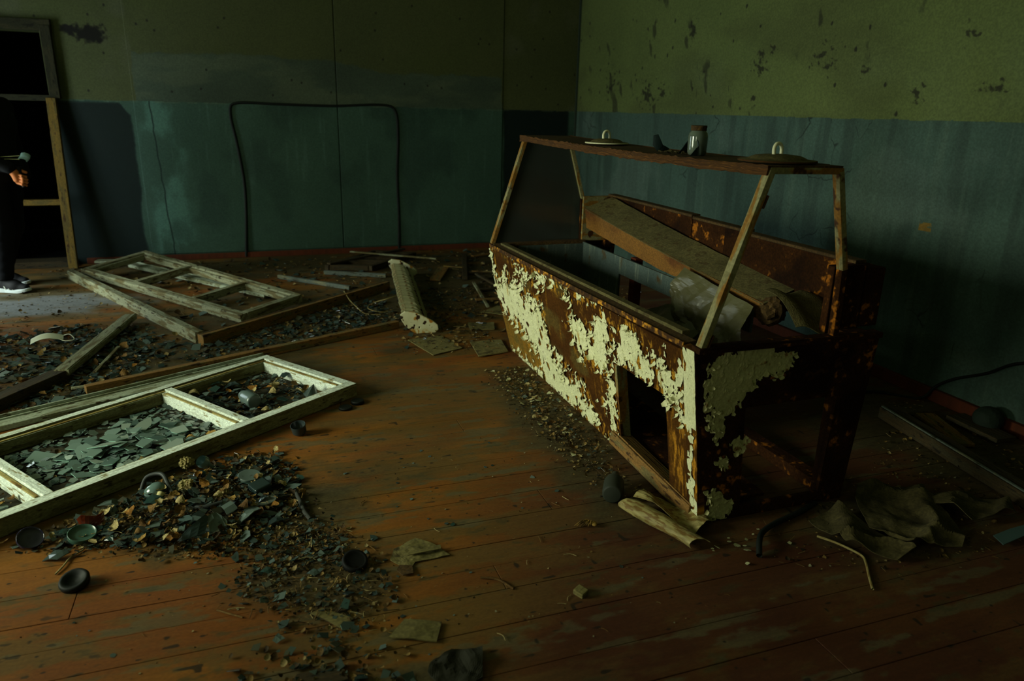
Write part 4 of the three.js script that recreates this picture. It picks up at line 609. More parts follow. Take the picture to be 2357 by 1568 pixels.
flat('cloth_sheet', 'large crumpled olive tarpaulin lying right of the counter foot', 'tarpaulin', [[2.31, -2.08], [2.45, -2.06], [2.56, -1.98], [2.50, -1.84], [2.46, -1.74], [2.42, -1.66], [2.33, -1.60], [2.16, -1.66], [2.10, -1.80], [2.20, -1.98]], 0.004, 0.003, M.tarp, { n: 6, lift: 0.02, fn: crease(1) });
flat('cloth_sheet', 'smaller olive cloth lying before the crumpled tarpaulin', 'tarpaulin', [[1.93, -1.93], [2.10, -1.97], [2.12, -1.78], [2.14, -1.63], [2.05, -1.62], [1.94, -1.75]], 0.003, 0.003, M.tarp, { n: 5, lift: 0.014, fn: crease(1.5) });
flat('paper_scrap', 'dark torn felt scrap at the bottom edge of the picture', 'felt', [[0.36, -1.61], [0.385, -1.655], [0.445, -1.675], [0.535, -1.665], [0.50, -1.55], [0.40, -1.50]], 0.003, 0.004, std({ color: rgb(40, 40, 30), bumpMap: rustBump, bumpScale: 0.004 }), { n: 5, lift: 0.04, f: 16 });
flat('plank_offcut', 'flat dark board offcut left of the felt at the bottom', 'board', [[-0.02, -1.66], [0.02, -1.72], [0.14, -1.73], [0.15, -1.66]], 0.003, 0.006, M.darkWood, { lift: 0.004 });
flat('cloth_sheet', 'pointed olive cloth end sticking out beyond the crumpled tarpaulin', 'tarpaulin', [[2.44, -2.0], [2.60, -1.93], [2.80, -1.80], [2.74, -1.70], [2.52, -1.72]], 0.004, 0.003, M.tarp, { n: 5, lift: 0.014, fn: crease(0.8) });
// rolled paper by the near corner of the counter
{ const t = thing('rolled_paper', 'half-unrolled yellowed paper roll lying under the near corner of the counter', 'paper roll', [1.38, 0, -2.05]);
  const a = V([1.315, 0, -2.235]), b = V([1.425, 0, -1.905]);
  M.oldPaper = std({ map: texture(256, 256, (u, v) => { const b = fbm(u * 9, v * 9, 4); let c = mix3([104, 92, 52], [170, 158, 104], b); return mix3(c, [94, 66, 28], sstep(0.48, 0.66, fbm(u * 14 + 3, v * 14, 4)) * 0.7); }), roughness: 0.55 });
  obj('roll', sheet((u, v) => { const p = a.clone().lerp(b, u), th = -0.9 + v * 3.6, r = 0.040 + 0.006 * Math.sin(u * 6) + 0.012 * (v > 0.5 ? (v - 0.5) : 0) + 0.008 * (fbm(u * 7, v * 5, 3) - 0.5); return [p.x - 0.95 * r * Math.cos(th), 0.026 + r * Math.sin(th) * 0.62, p.z - 0.31 * r * Math.cos(th)]; }, range(0, 1, 30), range(0, 1, 26), 0.0012), M.oldPaper, t);
  obj('loose_flap', sheet((u, v) => { const p = a.clone().lerp(b, 0.02 + u * 0.86); return [p.x + 0.03 + 0.12 * v, 0.045 + 0.02 * Math.sin(v * 4 + u * 5) - 0.025 * v + 0.02 * (fbm(u * 8, v * 6, 3) - 0.5), p.z - 0.03 - 0.05 * v]; }, range(0, 1, 22), range(0, 1, 14), 0.001), M.oldPaper, t); }
// ---------- cables, wires ----------
const cord = (name, label, cat, pts, r, mat, seg = 50) => { const g = tube(pts, r, seg, 7), c = V(pts[0]); g.translate(-c.x, -c.y, -c.z); const m = obj(name, g, mat); m.position.copy(c); tag(m, label, cat); return m; };
cord('wall_cable', 'black cable looped down the back wall from the dado line', 'cable', [[-0.072, 0.012, -7.795], [-0.036, 0.494, -7.803], [-0.031, 0.75, -7.803], [-0.067, 1.123, -7.803], [-0.103, 1.39, -7.803], [-0.09, 1.475, -7.803], [-0.035, 1.497, -7.803], [0.342, 1.495, -7.803], [0.838, 1.49, -7.803], [1.45, 1.497, -7.803], [1.495, 1.44, -7.803], [1.511, 1.179, -7.803], [1.493, 0.825, -7.803], [1.501, 0.369, -7.803], [1.492, 0.012, -7.795]], 0.013, M.cable, 160);
cord('wall_cable', 'dark cable hanging in a curve at the foot of the right wall', 'cable', [[3.515, 0.46, -2.0], [3.515, 0.36, -2.36], [3.515, 0.26, -2.5], [3.515, 0.16, -2.68], [3.50, 0.09, -2.76], [3.46, 0.012, -2.8], [3.3, 0.01, -2.95], [3.1, 0.01, -2.98]], 0.008, M.cable, 90);
cord('hose', 'black rubber hose curving under the near end of the counter', 'hose', [[1.604, 0.012, -1.80], [1.64, 0.03, -1.85], [1.70, 0.02, -1.91], [1.80, 0.012, -1.96], [1.95, 0.012, -2.0], [2.06, 0.012, -2.04]], 0.011, M.cable);
cord('bare_wire', 'stiff pale bent wire on the floor right of the hose', 'wire', [[1.895, 0.01, -1.841], [1.926, 0.012, -1.787], [1.955, 0.01, -1.72], [1.964, 0.006, -1.689], [1.945, 0.006, -1.655], [1.896, 0.006, -1.591], [1.852, 0.006, -1.531]], 0.0045, M.oldPaper);
cord('bare_wire', 'thin pale wire curling off the brown squared beam', 'wire', [[0.66, 0.08, -5.80], [0.68, 0.05, -5.60], [0.72, 0.02, -5.48], [0.75, 0.012, -5.34], [0.80, 0.01, -5.30], [0.86, 0.01, -5.28]], 0.004, M.oldPaper);
cord('bare_wire', 'thin pale wire looping from the radiator over the rubble', 'wire', [[1.06, 0.07, -5.60], [0.96, 0.06, -5.55], [0.86, 0.02, -5.60], [0.80, 0.012, -5.50], [0.82, 0.01, -5.42], [0.88, 0.008, -5.36], [0.93, 0.008, -5.37]], 0.004, M.oldPaper);
// ball in the corner of the right wall
{ const g = new THREE.IcosahedronGeometry(0.07, 4), p = g.attributes.position; for (let i = 0; i < p.count; i++) { const k = 1 + 0.12 * (fbm(p.getX(i) * 30 + 4, p.getY(i) * 30 + p.getZ(i) * 20, 3) - 0.5); p.setXYZ(i, p.getX(i) * k, p.getY(i) * k * 0.92, p.getZ(i) * k); } g.computeVertexNormals(); const m = obj('old_ball', metreUV(g), std({ color: rgb(34, 44, 36), roughness: 0.8 })); m.position.set(3.43, 0.066, -2.38); tag(m, 'dark round ball resting against the right wall baseboard', 'ball'); }
// ---------- the person at the left edge ----------
function meshField(fn, lo, hi, res, keep = 400000) {
  const mc = new MarchingCubes(res, new THREE.MeshBasicMaterial(), false, false, keep), f = mc.field, h = res / 2, P = (i, a) => lo[a] + (hi[a] - lo[a]) * ((i - h) / h * 0.5 + 0.5);
  for (let k = 0; k < res; k++) for (let j = 0; j < res; j++) for (let i = 0; i < res; i++) f[i + j * res + k * res * res] = -fn(P(i, 0), P(j, 1), P(k, 2));
  mc.isolation = 0; mc.update();
  const n = mc.count, src = mc.positionArray, pos = new Float32Array(n * 3), nor = new Float32Array(n * 3), e = 2e-3;
  for (let i = 0; i < n; i++) { const q = [0, 1, 2].map((a) => lo[a] + (hi[a] - lo[a]) * (src[i * 3 + a] * 0.5 + 0.5)); pos.set(q, i * 3); const g = new THREE.Vector3(fn(q[0] + e, q[1], q[2]) - fn(q[0] - e, q[1], q[2]), fn(q[0], q[1] + e, q[2]) - fn(q[0], q[1] - e, q[2]), fn(q[0], q[1], q[2] + e) - fn(q[0], q[1], q[2] - e)).normalize(); nor.set([g.x, g.y, g.z], i * 3); }
  const g = new THREE.BufferGeometry(); g.setAttribute('position', new THREE.BufferAttribute(pos, 3)); g.setAttribute('normal', new THREE.BufferAttribute(nor, 3)); g.setAttribute('uv', new THREE.BufferAttribute(new Float32Array(n * 2), 2)); return g;
}
const capsule = (x, y, z, b) => { const [ax, ay, az, ra, bx, by, bz, rb] = b, dx = bx - ax, dy = by - ay, dz = bz - az, t = clamp(((x - ax) * dx + (y - ay) * dy + (z - az) * dz) / (dx * dx + dy * dy + dz * dz || 1e-9)); return Math.hypot(x - ax - t * dx, y - ay - t * dy, z - az - t * dz) - lerp(ra, rb, t); };
const smin = (a, b, k) => { const h = clamp(0.5 + 0.5 * (b - a) / k); return lerp(b, a, h) - k * h * (1 - h); };
const bones = (list, k) => (x, y, z) => { let d = 9; for (const b of list) { const c = capsule(x, y, z, b); d = d > 8 ? c : smin(d, c, k); } return d; };
{ // facing right, right hand low in front of the thigh
  const t = thing('person', 'person in dark clothes and black trainers standing at the left doorway', 'person', [-1.84, 0, -6.86]); t.rotation.y = -0.42;
  const legR = [[0.0, 0.93, 0.09, 0.085, 0.03, 0.50, 0.11, 0.058], [0.03, 0.50, 0.11, 0.056, -0.02, 0.09, 0.115, 0.038]], legL = [[0.0, 0.93, -0.09, 0.085, -0.05, 0.50, -0.10, 0.058], [-0.05, 0.50, -0.10, 0.056, -0.20, 0.10, -0.105, 0.038]];
  const trunk = [[0, 0.96, 0.05, 0.115, 0, 0.96, -0.05, 0.115], [0, 1.0, 0, 0.12, 0.01, 1.22, 0, 0.125], [0.01, 1.30, 0.07, 0.115, 0.01, 1.30, -0.07, 0.115], [-0.01, 1.42, 0.13, 0.062, -0.01, 1.42, -0.13, 0.062]];
  const armR = [[-0.01, 1.42, 0.18, 0.055, -0.02, 1.14, 0.235, 0.043], [-0.02, 1.14, 0.235, 0.042, 0.185, 0.985, 0.11, 0.028]], armL = [[-0.01, 1.42, -0.18, 0.055, -0.03, 1.13, -0.235, 0.043], [-0.03, 1.13, -0.235, 0.042, 0.05, 0.90, -0.22, 0.028]];
  const head = [[-0.01, 1.43, 0, 0.055, 0.015, 1.54, 0, 0.052], [0.01, 1.66, 0, 0.088, 0.035, 1.61, 0, 0.072], [0.05, 1.57, 0, 0.045, 0.07, 1.56, 0, 0.03], [0.09, 1.635, 0, 0.012, 0.112, 1.605, 0, 0.014], [0.0, 1.62, 0.078, 0.016, 0.0, 1.645, 0.08, 0.014], [0.0, 1.62, -0.078, 0.016, 0.0, 1.645, -0.08, 0.014]];
  // hand: palm, four curled fingers and a thumb round a dark handle
  const hand = [[0.19, 0.98, 0.108, 0.026, 0.205, 0.945, 0.09, 0.03], [0.205, 0.945, 0.09, 0.03, 0.215, 0.895, 0.085, 0.026], [0.20, 0.94, 0.075, 0.02, 0.21, 0.90, 0.065, 0.018]];
  for (let i = 0; i < 4; i++) { const y = 0.935 - i * 0.022, l = [1, 1.1, 1.04, 0.85][i]; hand.push([0.215, y, 0.085, 0.011, 0.215 + 0.045 * l, y - 0.012, 0.088, 0.0095], [0.215 + 0.045 * l, y - 0.012, 0.088, 0.0095, 0.215 + 0.05 * l, y - 0.022, 0.052, 0.0085], [0.215 + 0.05 * l, y - 0.022, 0.052, 0.0085, 0.215 + 0.018, y - 0.026, 0.034, 0.0075]); }
  hand.push([0.21, 0.955, 0.075, 0.015, 0.235, 0.955, 0.045, 0.012], [0.235, 0.955, 0.045, 0.012, 0.262, 0.945, 0.036, 0.0095]);
  const skinF = bones([...trunk.map((b) => b.map((v, i) => (i === 3 || i === 7 ? v * 0.9 : v))), ...legR, ...legL, ...armR, ...armL, ...head], 0.03), skin = std({ color: rgb(196, 116, 66), roughness: 0.6 }), cloth = std({ color: rgb(13, 14, 15), roughness: 0.95 }), trou = std({ color: rgb(15, 16, 20), roughness: 0.95 });
  const handF = bones(hand, 0.006), body = meshField(skinF, [-0.42, 0.02, -0.34], [0.42, 1.80, 0.34], 72), handG = meshField(handF, [0.15, 0.83, 0.0], [0.31, 1.02, 0.14], 50);
  obj('body', [body, handG], skin, t, true);
  const wrinkle = (x, y, z) => 0.008 * (fbm(x * 14 + y * 6, y * 22 + z * 14, 2) - 0.5);
  const jacket = bones([...trunk.map((b) => b.map((v, i) => (i === 3 || i === 7 ? v + 0.022 : v))), [0, 0.93, 0.06, 0.135, 0, 0.93, -0.06, 0.135], ...armR.map((b, i) => b.map((v, k) => (k === 3 || k === 7 ? v + 0.018 : v))), ...armL.map((b) => b.map((v, k) => (k === 3 || k === 7 ? v + 0.018 : v))), [-0.01, 1.44, 0, 0.085, 0, 1.49, 0, 0.072]], 0.04);
  obj('jacket', meshField((x, y, z) => Math.max(jacket(x, y, z) + wrinkle(x, y, z), y - 1.51, 0.86 - y), [-0.42, 0.80, -0.36], [0.42, 1.62, 0.36], 56), cloth, t, true);
  const tro = bones([...legR, ...legL, [0, 0.95, 0.05, 0.11, 0, 0.95, -0.05, 0.11]].map((b) => b.map((v, i) => (i === 3 || i === 7 ? v + 0.026 : v))), 0.03);
  obj('trousers', meshField((x, y, z) => Math.max(tro(x, y, z) + wrinkle(x, y, z), y - 1.02, 0.10 - y), [-0.34, 0.02, -0.26], [0.24, 1.1, 0.26], 56), trou, t, true);
  obj('hair', meshField((x, y, z) => Math.max(Math.hypot(x - 0.0, (y - 1.668) * 0.95, z) - 0.102, 0.3 * (x - 0.045) - (y - 1.67) * 0.7), [-0.13, 1.52, -0.13], [0.13, 1.80, 0.13], 44), std({ color: rgb(22, 18, 15) }), t, true);
  for (const s of [-1, 1]) obj('eye', new THREE.SphereGeometry(0.011, 10, 8).translate(0.092, 1.645, 0.03 * s), std({ color: rgb(60, 56, 50), roughness: 0.3 }), t, true);
  obj('mouth', bar([0.098, 1.572, -0.022], [0.098, 1.572, 0.022], 0.006, 0.006), std({ color: rgb(120, 60, 46) }), t, true);
  obj('hem_cord', bar([0.10, 0.965, 0.115], [0.03, 0.962, 0.16], 0.006, 0.008), std({ color: rgb(150, 132, 60) }), t, true);
  const shoe = (cx, cz, turn) => {
    const up = bones([[-0.075, 0.06, 0, 0.045, -0.06, 0.10, 0, 0.042], [-0.07, 0.05, 0, 0.042, 0.06, 0.045, 0, 0.044], [0.06, 0.045, 0, 0.044, 0.145, 0.034, 0, 0.034], [-0.02, 0.085, 0, 0.04, 0.07, 0.06, 0, 0.032]], 0.025);
    const place = (g) => g.rotateY(turn).translate(cx, 0, cz);
    const m = obj('shoe', place(meshField((x, y, z) => Math.max(up(x, y, z), 0.022 - y, y - 0.125), [-0.16, 0, -0.09], [0.20, 0.15, 0.09], 40)), std({ color: rgb(20, 20, 22), roughness: 0.7 }), t, true);
    const sole = new THREE.Shape(); sole.moveTo(-0.12, 0); sole.bezierCurveTo(-0.125, 0.05, -0.06, 0.046, 0, 0.042); sole.bezierCurveTo(0.09, 0.055, 0.185, 0.05, 0.185, 0); sole.bezierCurveTo(0.185, -0.05, 0.09, -0.052, 0, -0.042); sole.bezierCurveTo(-0.06, -0.046, -0.125, -0.05, -0.12, 0);
    const sg = subdivide(new THREE.ExtrudeGeometry(sole, { depth: 0.024, bevelEnabled: true, bevelSize: 0.003, bevelThickness: 0.003, bevelSegments: 1, curveSegments: 10 }).rotateX(-Math.PI / 2).translate(0, 0.003, 0), 1), p = sg.attributes.position;
    for (let i = 0; i < p.count; i++) { const x = p.getX(i), y = p.getY(i); p.setY(i, y * lerp(1.35, 0.8, sstep(-0.1, 0.1, x)) + 0.018 * sstep(0.08, 0.19, x) ** 2); } sg.computeVertexNormals();
    obj('sole', place(sg), std({ color: rgb(188, 196, 196), roughness: 0.6 }), m, true);
    obj('stripes', [0, 1, 2].map((i) => place(bar([0.012 + i * 0.03, 0.028, 0.046], [-0.012 + i * 0.03, 0.075 - i * 0.006, 0.040], 0.004, 0.010, [1, 0, 0]))), std({ color: rgb(170, 172, 160) }), m, true);
  };
  shoe(0.0, 0.115, 0.0); shoe(-0.18, -0.105, 0.1);
  const dk = thing('hand_torch', 'small dark torch gripped in the right hand of the person', 'torch', [-1.84, 0.80, -6.86]); dk.rotation.y = -0.42;
  obj('barrel', new THREE.CylinderGeometry(0.015, 0.015, 0.13, 16).rotateZ(0.15).translate(0.238, 0.10, 0.064), M.black, dk, true); obj('head', new THREE.CylinderGeometry(0.023, 0.018, 0.03, 16).translate(0.226, 0.175, 0.064), M.black, dk, true);
  const mk = thing('face_mask', 'pale blue face mask dangling by its loops in front of the person', 'face mask', [-1.84, 1.0, -6.86]); mk.rotation.y = -0.42;
  obj('mask_sheet', sheet((u, v) => { const a = (u - 0.5) * 2.2; return [0.275 + 0.07 * Math.cos(a) * (1 - 0.3 * Math.abs(v - 0.5)) - 0.03 + 0.035 * (v - 0.5), 0.062 + 0.045 * (v - 0.5) + 0.014 * Math.sin(a * 2), 0.05 + 0.045 * Math.sin(a)]; }, range(0, 1, 22), range(0, 1, 8), 0.0012), std({ color: rgb(150, 186, 184), roughness: 0.85 }), mk, true);
  obj('ear_loop', tube([[0.275, 0.075, 0.092], [0.22, 0.07, 0.12], [0.14, 0.062, 0.14], [0.13, 0.052, 0.14], [0.2, 0.05, 0.12], [0.27, 0.048, 0.095]], 0.0022, 40, 6), std({ color: rgb(160, 160, 110) }), mk, true);
}
// ---------- loose things on the floor ----------
const R0 = rng(77);
function shardGeo(r, th) { const n = 4 + Math.floor(r() * 3), pts = []; let a = r() * 6.28; for (let i = 0; i < n; i++) { a += 6.28 / n * (0.65 + 0.7 * r()); const q = 0.5 + 0.55 * r(); pts.push(new THREE.Vector2(Math.cos(a) * q, Math.sin(a) * q * 0.8)); } const s = new THREE.Shape(pts); if (THREE.ShapeUtils.area(pts) < 0) pts.reverse(); const g = new THREE.ExtrudeGeometry(new THREE.Shape(pts), { depth: th, bevelEnabled: false }).rotateX(-Math.PI / 2); return metreUV(g); }
function curvedGeo(r) { const g0 = subdivide(shardGeo(r, 0.05), 2), p = g0.attributes.position; for (let i = 0; i < p.count; i++) { const x = p.getX(i); p.setY(i, p.getY(i) - 0.42 * x * x + 0.25); } g0.computeVertexNormals(); return g0; }
function leafGeo(r) {
  const c1 = (r() - 0.3) * 2.6, c2 = (r() - 0.5) * 3.4, tw = (r() - 0.5) * 2.5, sd = r() * 50, wd = 0.3 + 0.22 * r(), nu = 5, nv = 9, pos = [], P = (i, j) => { const u = i / nu * 2 - 1, v = j / nv, w = wd * Math.pow(Math.sin(Math.PI * (0.04 + 0.92 * v)), 0.75) * (0.75 + 0.5 * vnoise(v * 7 + sd, 3)), x0 = u * w, ang = c1 * (v - 0.5), R = 1 / (c1 || 1e-3), L = 1; let y = Math.abs(c1) > 0.1 ? R * (1 - Math.cos(ang)) : 0, z = Math.abs(c1) > 0.1 ? R * Math.sin(ang) : (v - 0.5); y += c2 * x0 * x0 * 1.2 + 0.10 * (fbm(u * 1.6 + sd, v * 4, 2) - 0.5); const t = tw * (v - 0.5); return [x0 * Math.cos(t) - y * Math.sin(t) * 0.6, y * Math.cos(t) + x0 * Math.sin(t) * 0.8, z]; };
  for (let j = 0; j < nv; j++) for (let i = 0; i < nu; i++) { const a = P(i, j), b = P(i + 1, j), c = P(i + 1, j + 1), d = P(i, j + 1); pos.push(...a, ...b, ...c, ...a, ...c, ...d); }
  const g = new THREE.BufferGeometry(); g.setAttribute('position', new THREE.Float32BufferAttribute(pos, 3)); g.computeVertexNormals(); g.computeBoundingBox(); g.translate(0, -g.boundingBox.min.y, 0); g.setAttribute('uv', new THREE.Float32BufferAttribute(new Float32Array(pos.length / 3 * 2), 2)); return metreUV(g, 1);
}
const G = { shard: Array.from({ length: 14 }, () => shardGeo(R0, 0.05)), curved: Array.from({ length: 8 }, () => curvedGeo(R0)), leaf: Array.from({ length: 14 }, () => leafGeo(R0)), chip: Array.from({ length: 6 }, () => shardGeo(R0, 0.12)) };
G.straw = Array.from({ length: 5 }, () => { const b = (R0() - 0.5) * 0.3; return metreUV(tube([[-0.5, 0.03, 0], [0, 0.05 + Math.abs(b) * 0.15, b], [0.5, 0.03, -b * 0.4]], 0.03, 6, 5)); });
const dusty = (a, o) => new THREE.MeshPhysicalMaterial({ color: rgb(...a), roughness: 0.3, side: THREE.DoubleSide, ...o });
const GL = { pale: [dusty([112, 134, 124], { transmission: 0.2, roughness: 0.18 }), dusty([86, 108, 100], { transmission: 0.3, roughness: 0.15 }), dusty([122, 136, 124], { roughness: 0.35 })], dark: [dusty([52, 64, 60], { roughness: 0.22 }), dusty([36, 48, 48], { roughness: 0.18 }), dusty([78, 92, 86], { roughness: 0.35 }), dusty([30, 52, 48], { roughness: 0.2 })], clear: [dusty([150, 166, 160], { transmission: 0.6, roughness: 0.12 }), dusty([70, 84, 84], { roughness: 0.2 })] };
const edgeGlass = dusty([150, 196, 178], { roughness: 0.15, transmission: 0.3 });
for (const k of ['pale', 'clear']) GL[k] = GL[k].map((m) => [m, edgeGlass]);
const leafTex = texture(256, 256, (u, v) => { const b = fbm(u * 12, v * 12, 4); const k = 200 + 55 * (b - 0.5) * 2 - 90 * sstep(0.62, 0.75, fbm(u * 26 + 4, v * 26, 3)); return [k, k * 0.98, k * 0.94]; });
const LF = [[176, 142, 72], [164, 116, 46], [140, 108, 58], [108, 80, 40], [200, 184, 130], [84, 66, 38]].map((c) => std({ color: rgb(...c), map: leafTex, roughness: 0.85 }));
const inPoly = (x, z, p) => polyDist(x, z, p) > 0;
const samplePoly = (r, p) => { let a = 1e9, b = -1e9, c = 1e9, d = -1e9; for (let i = 0; i < p.length; i += 2) { a = Math.min(a, p[i]); b = Math.max(b, p[i]); c = Math.min(c, p[i + 1]); d = Math.max(d, p[i + 1]); } for (let k = 0; k < 200; k++) { const x = lerp(a, b, r()), z = lerp(c, d, r()); if (inPoly(x, z, p)) return [x, z]; } return [p[0], p[1]]; };
const names = (list, words) => list.forEach((m, i) => { (Array.isArray(m) ? m[0] : m).name = words[i]; });
names(GL.pale, ['pale green', 'clear grey', 'milky']); names(GL.dark, ['slate grey', 'blue-black', 'dusty grey', 'bottle green']); names(GL.clear, ['clear', 'smoky']); names(LF, ['ochre', 'orange', 'tan', 'brown', 'cream', 'dark brown']);
const mk2 = (a, b) => { const p = SP(a, b, 0); return [p[0], p[2]]; };
Object.assign(MARKS, {
  mid: [['the left crossbar of the white sash', ...mk2(1.48, 0)], ['the far end of the left crossbar', ...mk2(1.46, -0.3)], ['the near end of the left crossbar', ...mk2(1.46, 0.3)], ['the right crossbar of the white sash', ...mk2(0.66, 0)], ['the far end of the right crossbar', ...mk2(0.68, -0.3)], ['the near end of the right crossbar', ...mk2(0.68, 0.3)], ['the middle of the white sash far rail', ...mk2(1.06, -0.36)], ['the middle of the white sash near rail', ...mk2(1.06, 0.36)], ['the centre of the white sash opening', ...mk2(1.06, 0)]],
  right: [['the grey jar inside the white sash', -0.055, -3.69], ['the pointed dark lump in the sash', 0.24, -3.80], ['the far right corner of the white sash', ...mk2(0.06, -0.3)], ['the crossbar left of the grey jar', ...mk2(0.6, 0)], ['the far rail right of the crossbar', ...mk2(0.35, -0.34)]],
  left: [['the leftmost crossbar of the white sash', ...mk2(1.56, 0)], ['the near rail beside the leftmost crossbar', ...mk2(1.7, 0.33)], ['the far rail beside the leftmost crossbar', ...mk2(1.7, -0.33)], ['the left end of the white sash', ...mk2(2.06, 0)]],
  strip: [['the right end of the casing strip', ...mk2(0.3, -0.45)], ['the middle of the casing strip', ...mk2(1.0, -0.45)], ['the left part of the casing strip', ...mk2(1.7, -0.45)]],
  heap: [['the violet bottle bottom', -0.82, -2.65], ['the green bottle bottom', -0.655, -2.63], ['the red brown shard', -0.60, -2.70], ['the flask with ivory cap', -0.44, -2.86], ['the large cream paper ball', -0.325, -2.86], ['the small cream paper ball', -0.19, -2.79], ['the clear bulb neck', -0.25, -3.01], ['the long pointed dark shard', -0.275, -2.50], ['the round dusty jar bottom', -0.09, -2.89], ['the dark square bottle piece', -0.05, -2.79], ['the eight-sided glass piece', -0.315, -2.61], ['the dark grey stick', 0.10, -2.62]],
  litter: [['the black cap by the litter patch', 0.24, -2.19], ['the cardboard tongue', 0.135, -1.93], ['the flat rectangular cardboard', 0.36, -1.80], ['the right tip of the leaf heap', 0.02, -2.42], ['the left rim of the litter patch', -0.12, -2.12]],
  rubble: [['the near end of the grooved board', -1.055, -4.40], ['the far end of the grooved board', -0.85, -5.56], ['the white mask on the rubble', -1.27, -5.10], ['the thin slat by the grooved board', -0.87, -4.70], ['the near end of the grey beam', -0.45, -4.98]],
  case: [['the far foot of the counter', 1.54, -4.2], ['the far third of the counter front', 1.50, -3.75], ['the middle of the counter front', 1.50, -3.25], ['the left edge of the counter opening', 1.48, -2.75], ['the grey bottle by the counter', 1.30, -2.33], ['the hardboard beside the counter', 1.40, -4.0]],
  end: [['the near corner of the counter', 1.53, -2.0], ['the black rubber hose', 1.66, -1.86], ['the rolled yellow paper', 1.42, -1.92]],
  boards: [['the black ring at far left', -0.627, -2.35], ['the black cap by the litter patch', 0.24, -2.19], ['the folded lone paper', 0.46, -2.20], ['the pale root tuft', 1.13, -2.18], ['the grey square scrap', 0.915, -1.81], ['the curved brown twig', 0.68, -1.95], ['the grey bottle by the counter', 1.30, -2.33], ['the right corner of the white sash', 0.45, -3.68], ['the dark felt scrap', 0.45, -1.62], ['the thin tan twig', -0.16, -2.05]],
  far: [['the dark sash by the wall', 1.1, -7.2], ['the far end of the radiator', 1.28, -6.6], ['the dark board beyond the counter', 1.95, -6.8], ['the far foot of the counter', 2.0, -4.6]],
});
const REGION = { 'pale shards heaped inside the white sash': 'mid', 'small pale shards inside the white sash': 'mid', 'dark shards in the right sash opening': 'right', 'shards between sash and casing strip': 'strip', 'dark shards in the heap before the white sash': 'heap', 'small shards in the foreground litter patch': 'litter', 'dry leaves in the heap before the white sash': 'heap', 'leaves in the middle sash opening': 'mid', 'leaves in the right sash opening': 'right', 'leaves in the left sash opening': 'left', 'leaves on the dark rubble at left': 'rubble', 'paint flakes along the counter foot': 'case', 'leaf scraps along the counter front': 'case', 'paint flakes before the counter end': 'end', 'straws in the foreground litter patch': 'litter', 'straws along the leaf heap': 'heap', 'straws on the open floorboards': 'boards', 'glass chips on the open floorboards': 'boards' };
function scatter(name, geos, mats, n, seed, poly, size, y, tilt, label, cat, group, flatY = 1, soft = 0, region = REGION[group]) {
  const r = rng(seed);
  for (let i = 0; i < n; i++) {
    let [x, z] = typeof poly === 'function' ? poly(r) : samplePoly(r, poly); if (soft) { x += (r() + r() - 1) * soft * 1.4; z += (r() + r() - 1) * soft; } const s = lerp(size[0], size[1], r() ** 1.6), mat = mats[Math.floor(r() * mats.length)], m = new THREE.Mesh(geos[Math.floor(r() * geos.length)], mat);
    m.name = numbered(name); m.castShadow = m.receiveShadow = true; m.scale.set(s, s * (typeof flatY === 'number' ? flatY : 1), s); m.rotation.set((r() - 0.5) * tilt, r() * 6.283, (r() - 0.5) * tilt, 'YXZ'); m.position.set(x, (typeof y === 'function' ? y(x, z, r) : lerp(y[0], y[1], r())) + 0.25 * s * Math.abs(Math.sin(m.rotation.x)), z); scene.add(m); tag(m, label, cat, group);
    if (region) strewn(m, label, (Array.isArray(mat) ? mat[0] : mat).name, region);
  }
}
const PANE = (a0, a1, b0 = -0.30, b1 = 0.30) => { const q = (a, b) => { const p = SP(a, b, 0); return [p[0], p[2]]; }; return [...q(a0, b0), ...q(a1, b0), ...q(a1, b1), ...q(a0, b1)]; };
const midPane = PANE(0.70, 1.46), rightPane = PANE(0.09, 0.60), leftPane = PANE(1.58, 2.06);
const midCore = PANE(0.78, 1.36, -0.16, 0.20), behindStrip = (r) => { const p = SP(0.35 + 1.6 * r(), -0.45 + 0.05 * r(), 0); return [p[0], p[2]]; };
const heap = (cx, cz, R, h) => (x, z, r) => 0.003 + h * Math.max(0, 1 - Math.hypot(x - cx, z - cz) / R) * (0.3 + 0.7 * r());
const midC = SP(1.06, 0.02, 0);
scatter('glass_shard', G.shard, GL.pale, 54, 101, midCore, [0.04, 0.095], heap(midC[0], midC[2], 0.42, 0.06), 0.42, 'large pane shard', 'glass shard', 'pale shards heaped inside the white sash', 0.8);
scatter('glass_shard', G.shard, [...GL.pale, GL.dark[2]], 110, 102, midPane, [0.02, 0.055], heap(midC[0], midC[2], 0.5, 0.04), 0.5, 'small pane shard', 'glass shard', 'small pale shards inside the white sash', 0.8);
scatter('glass_shard', [...G.shard, ...G.curved], [...GL.dark], 44, 103, rightPane, [0.02, 0.06], [0.004, 0.03], 0.7, 'glass shard', 'glass shard', 'dark shards in the right sash opening');
scatter('glass_shard', G.shard, GL.pale, 16, 104, behindStrip, [0.03, 0.08], [0.006, 0.03], 0.5, 'glass shard', 'glass shard', 'shards between sash and casing strip');
const frontPile = [-0.84, -2.66, -0.66, -2.78, -0.36, -2.98, -0.10, -3.16, 0.02, -3.12, 0.06, -2.86, 0.0, -2.56, -0.18, -2.42, -0.42, -2.50, -0.66, -2.56];
const frontCore = [-0.62, -2.72, -0.36, -2.94, -0.06, -3.10, 0.0, -2.86, -0.10, -2.60, -0.34, -2.56];
const fpH = heap(-0.3, -2.8, 0.5, 0.05);
scatter('glass_shard', [...G.shard, ...G.curved, ...G.curved], GL.dark, 58, 105, frontPile, [0.015, 0.062], fpH, 0.8, 'glass shard', 'glass shard', 'dark shards in the heap before the white sash', 1, 0.09);
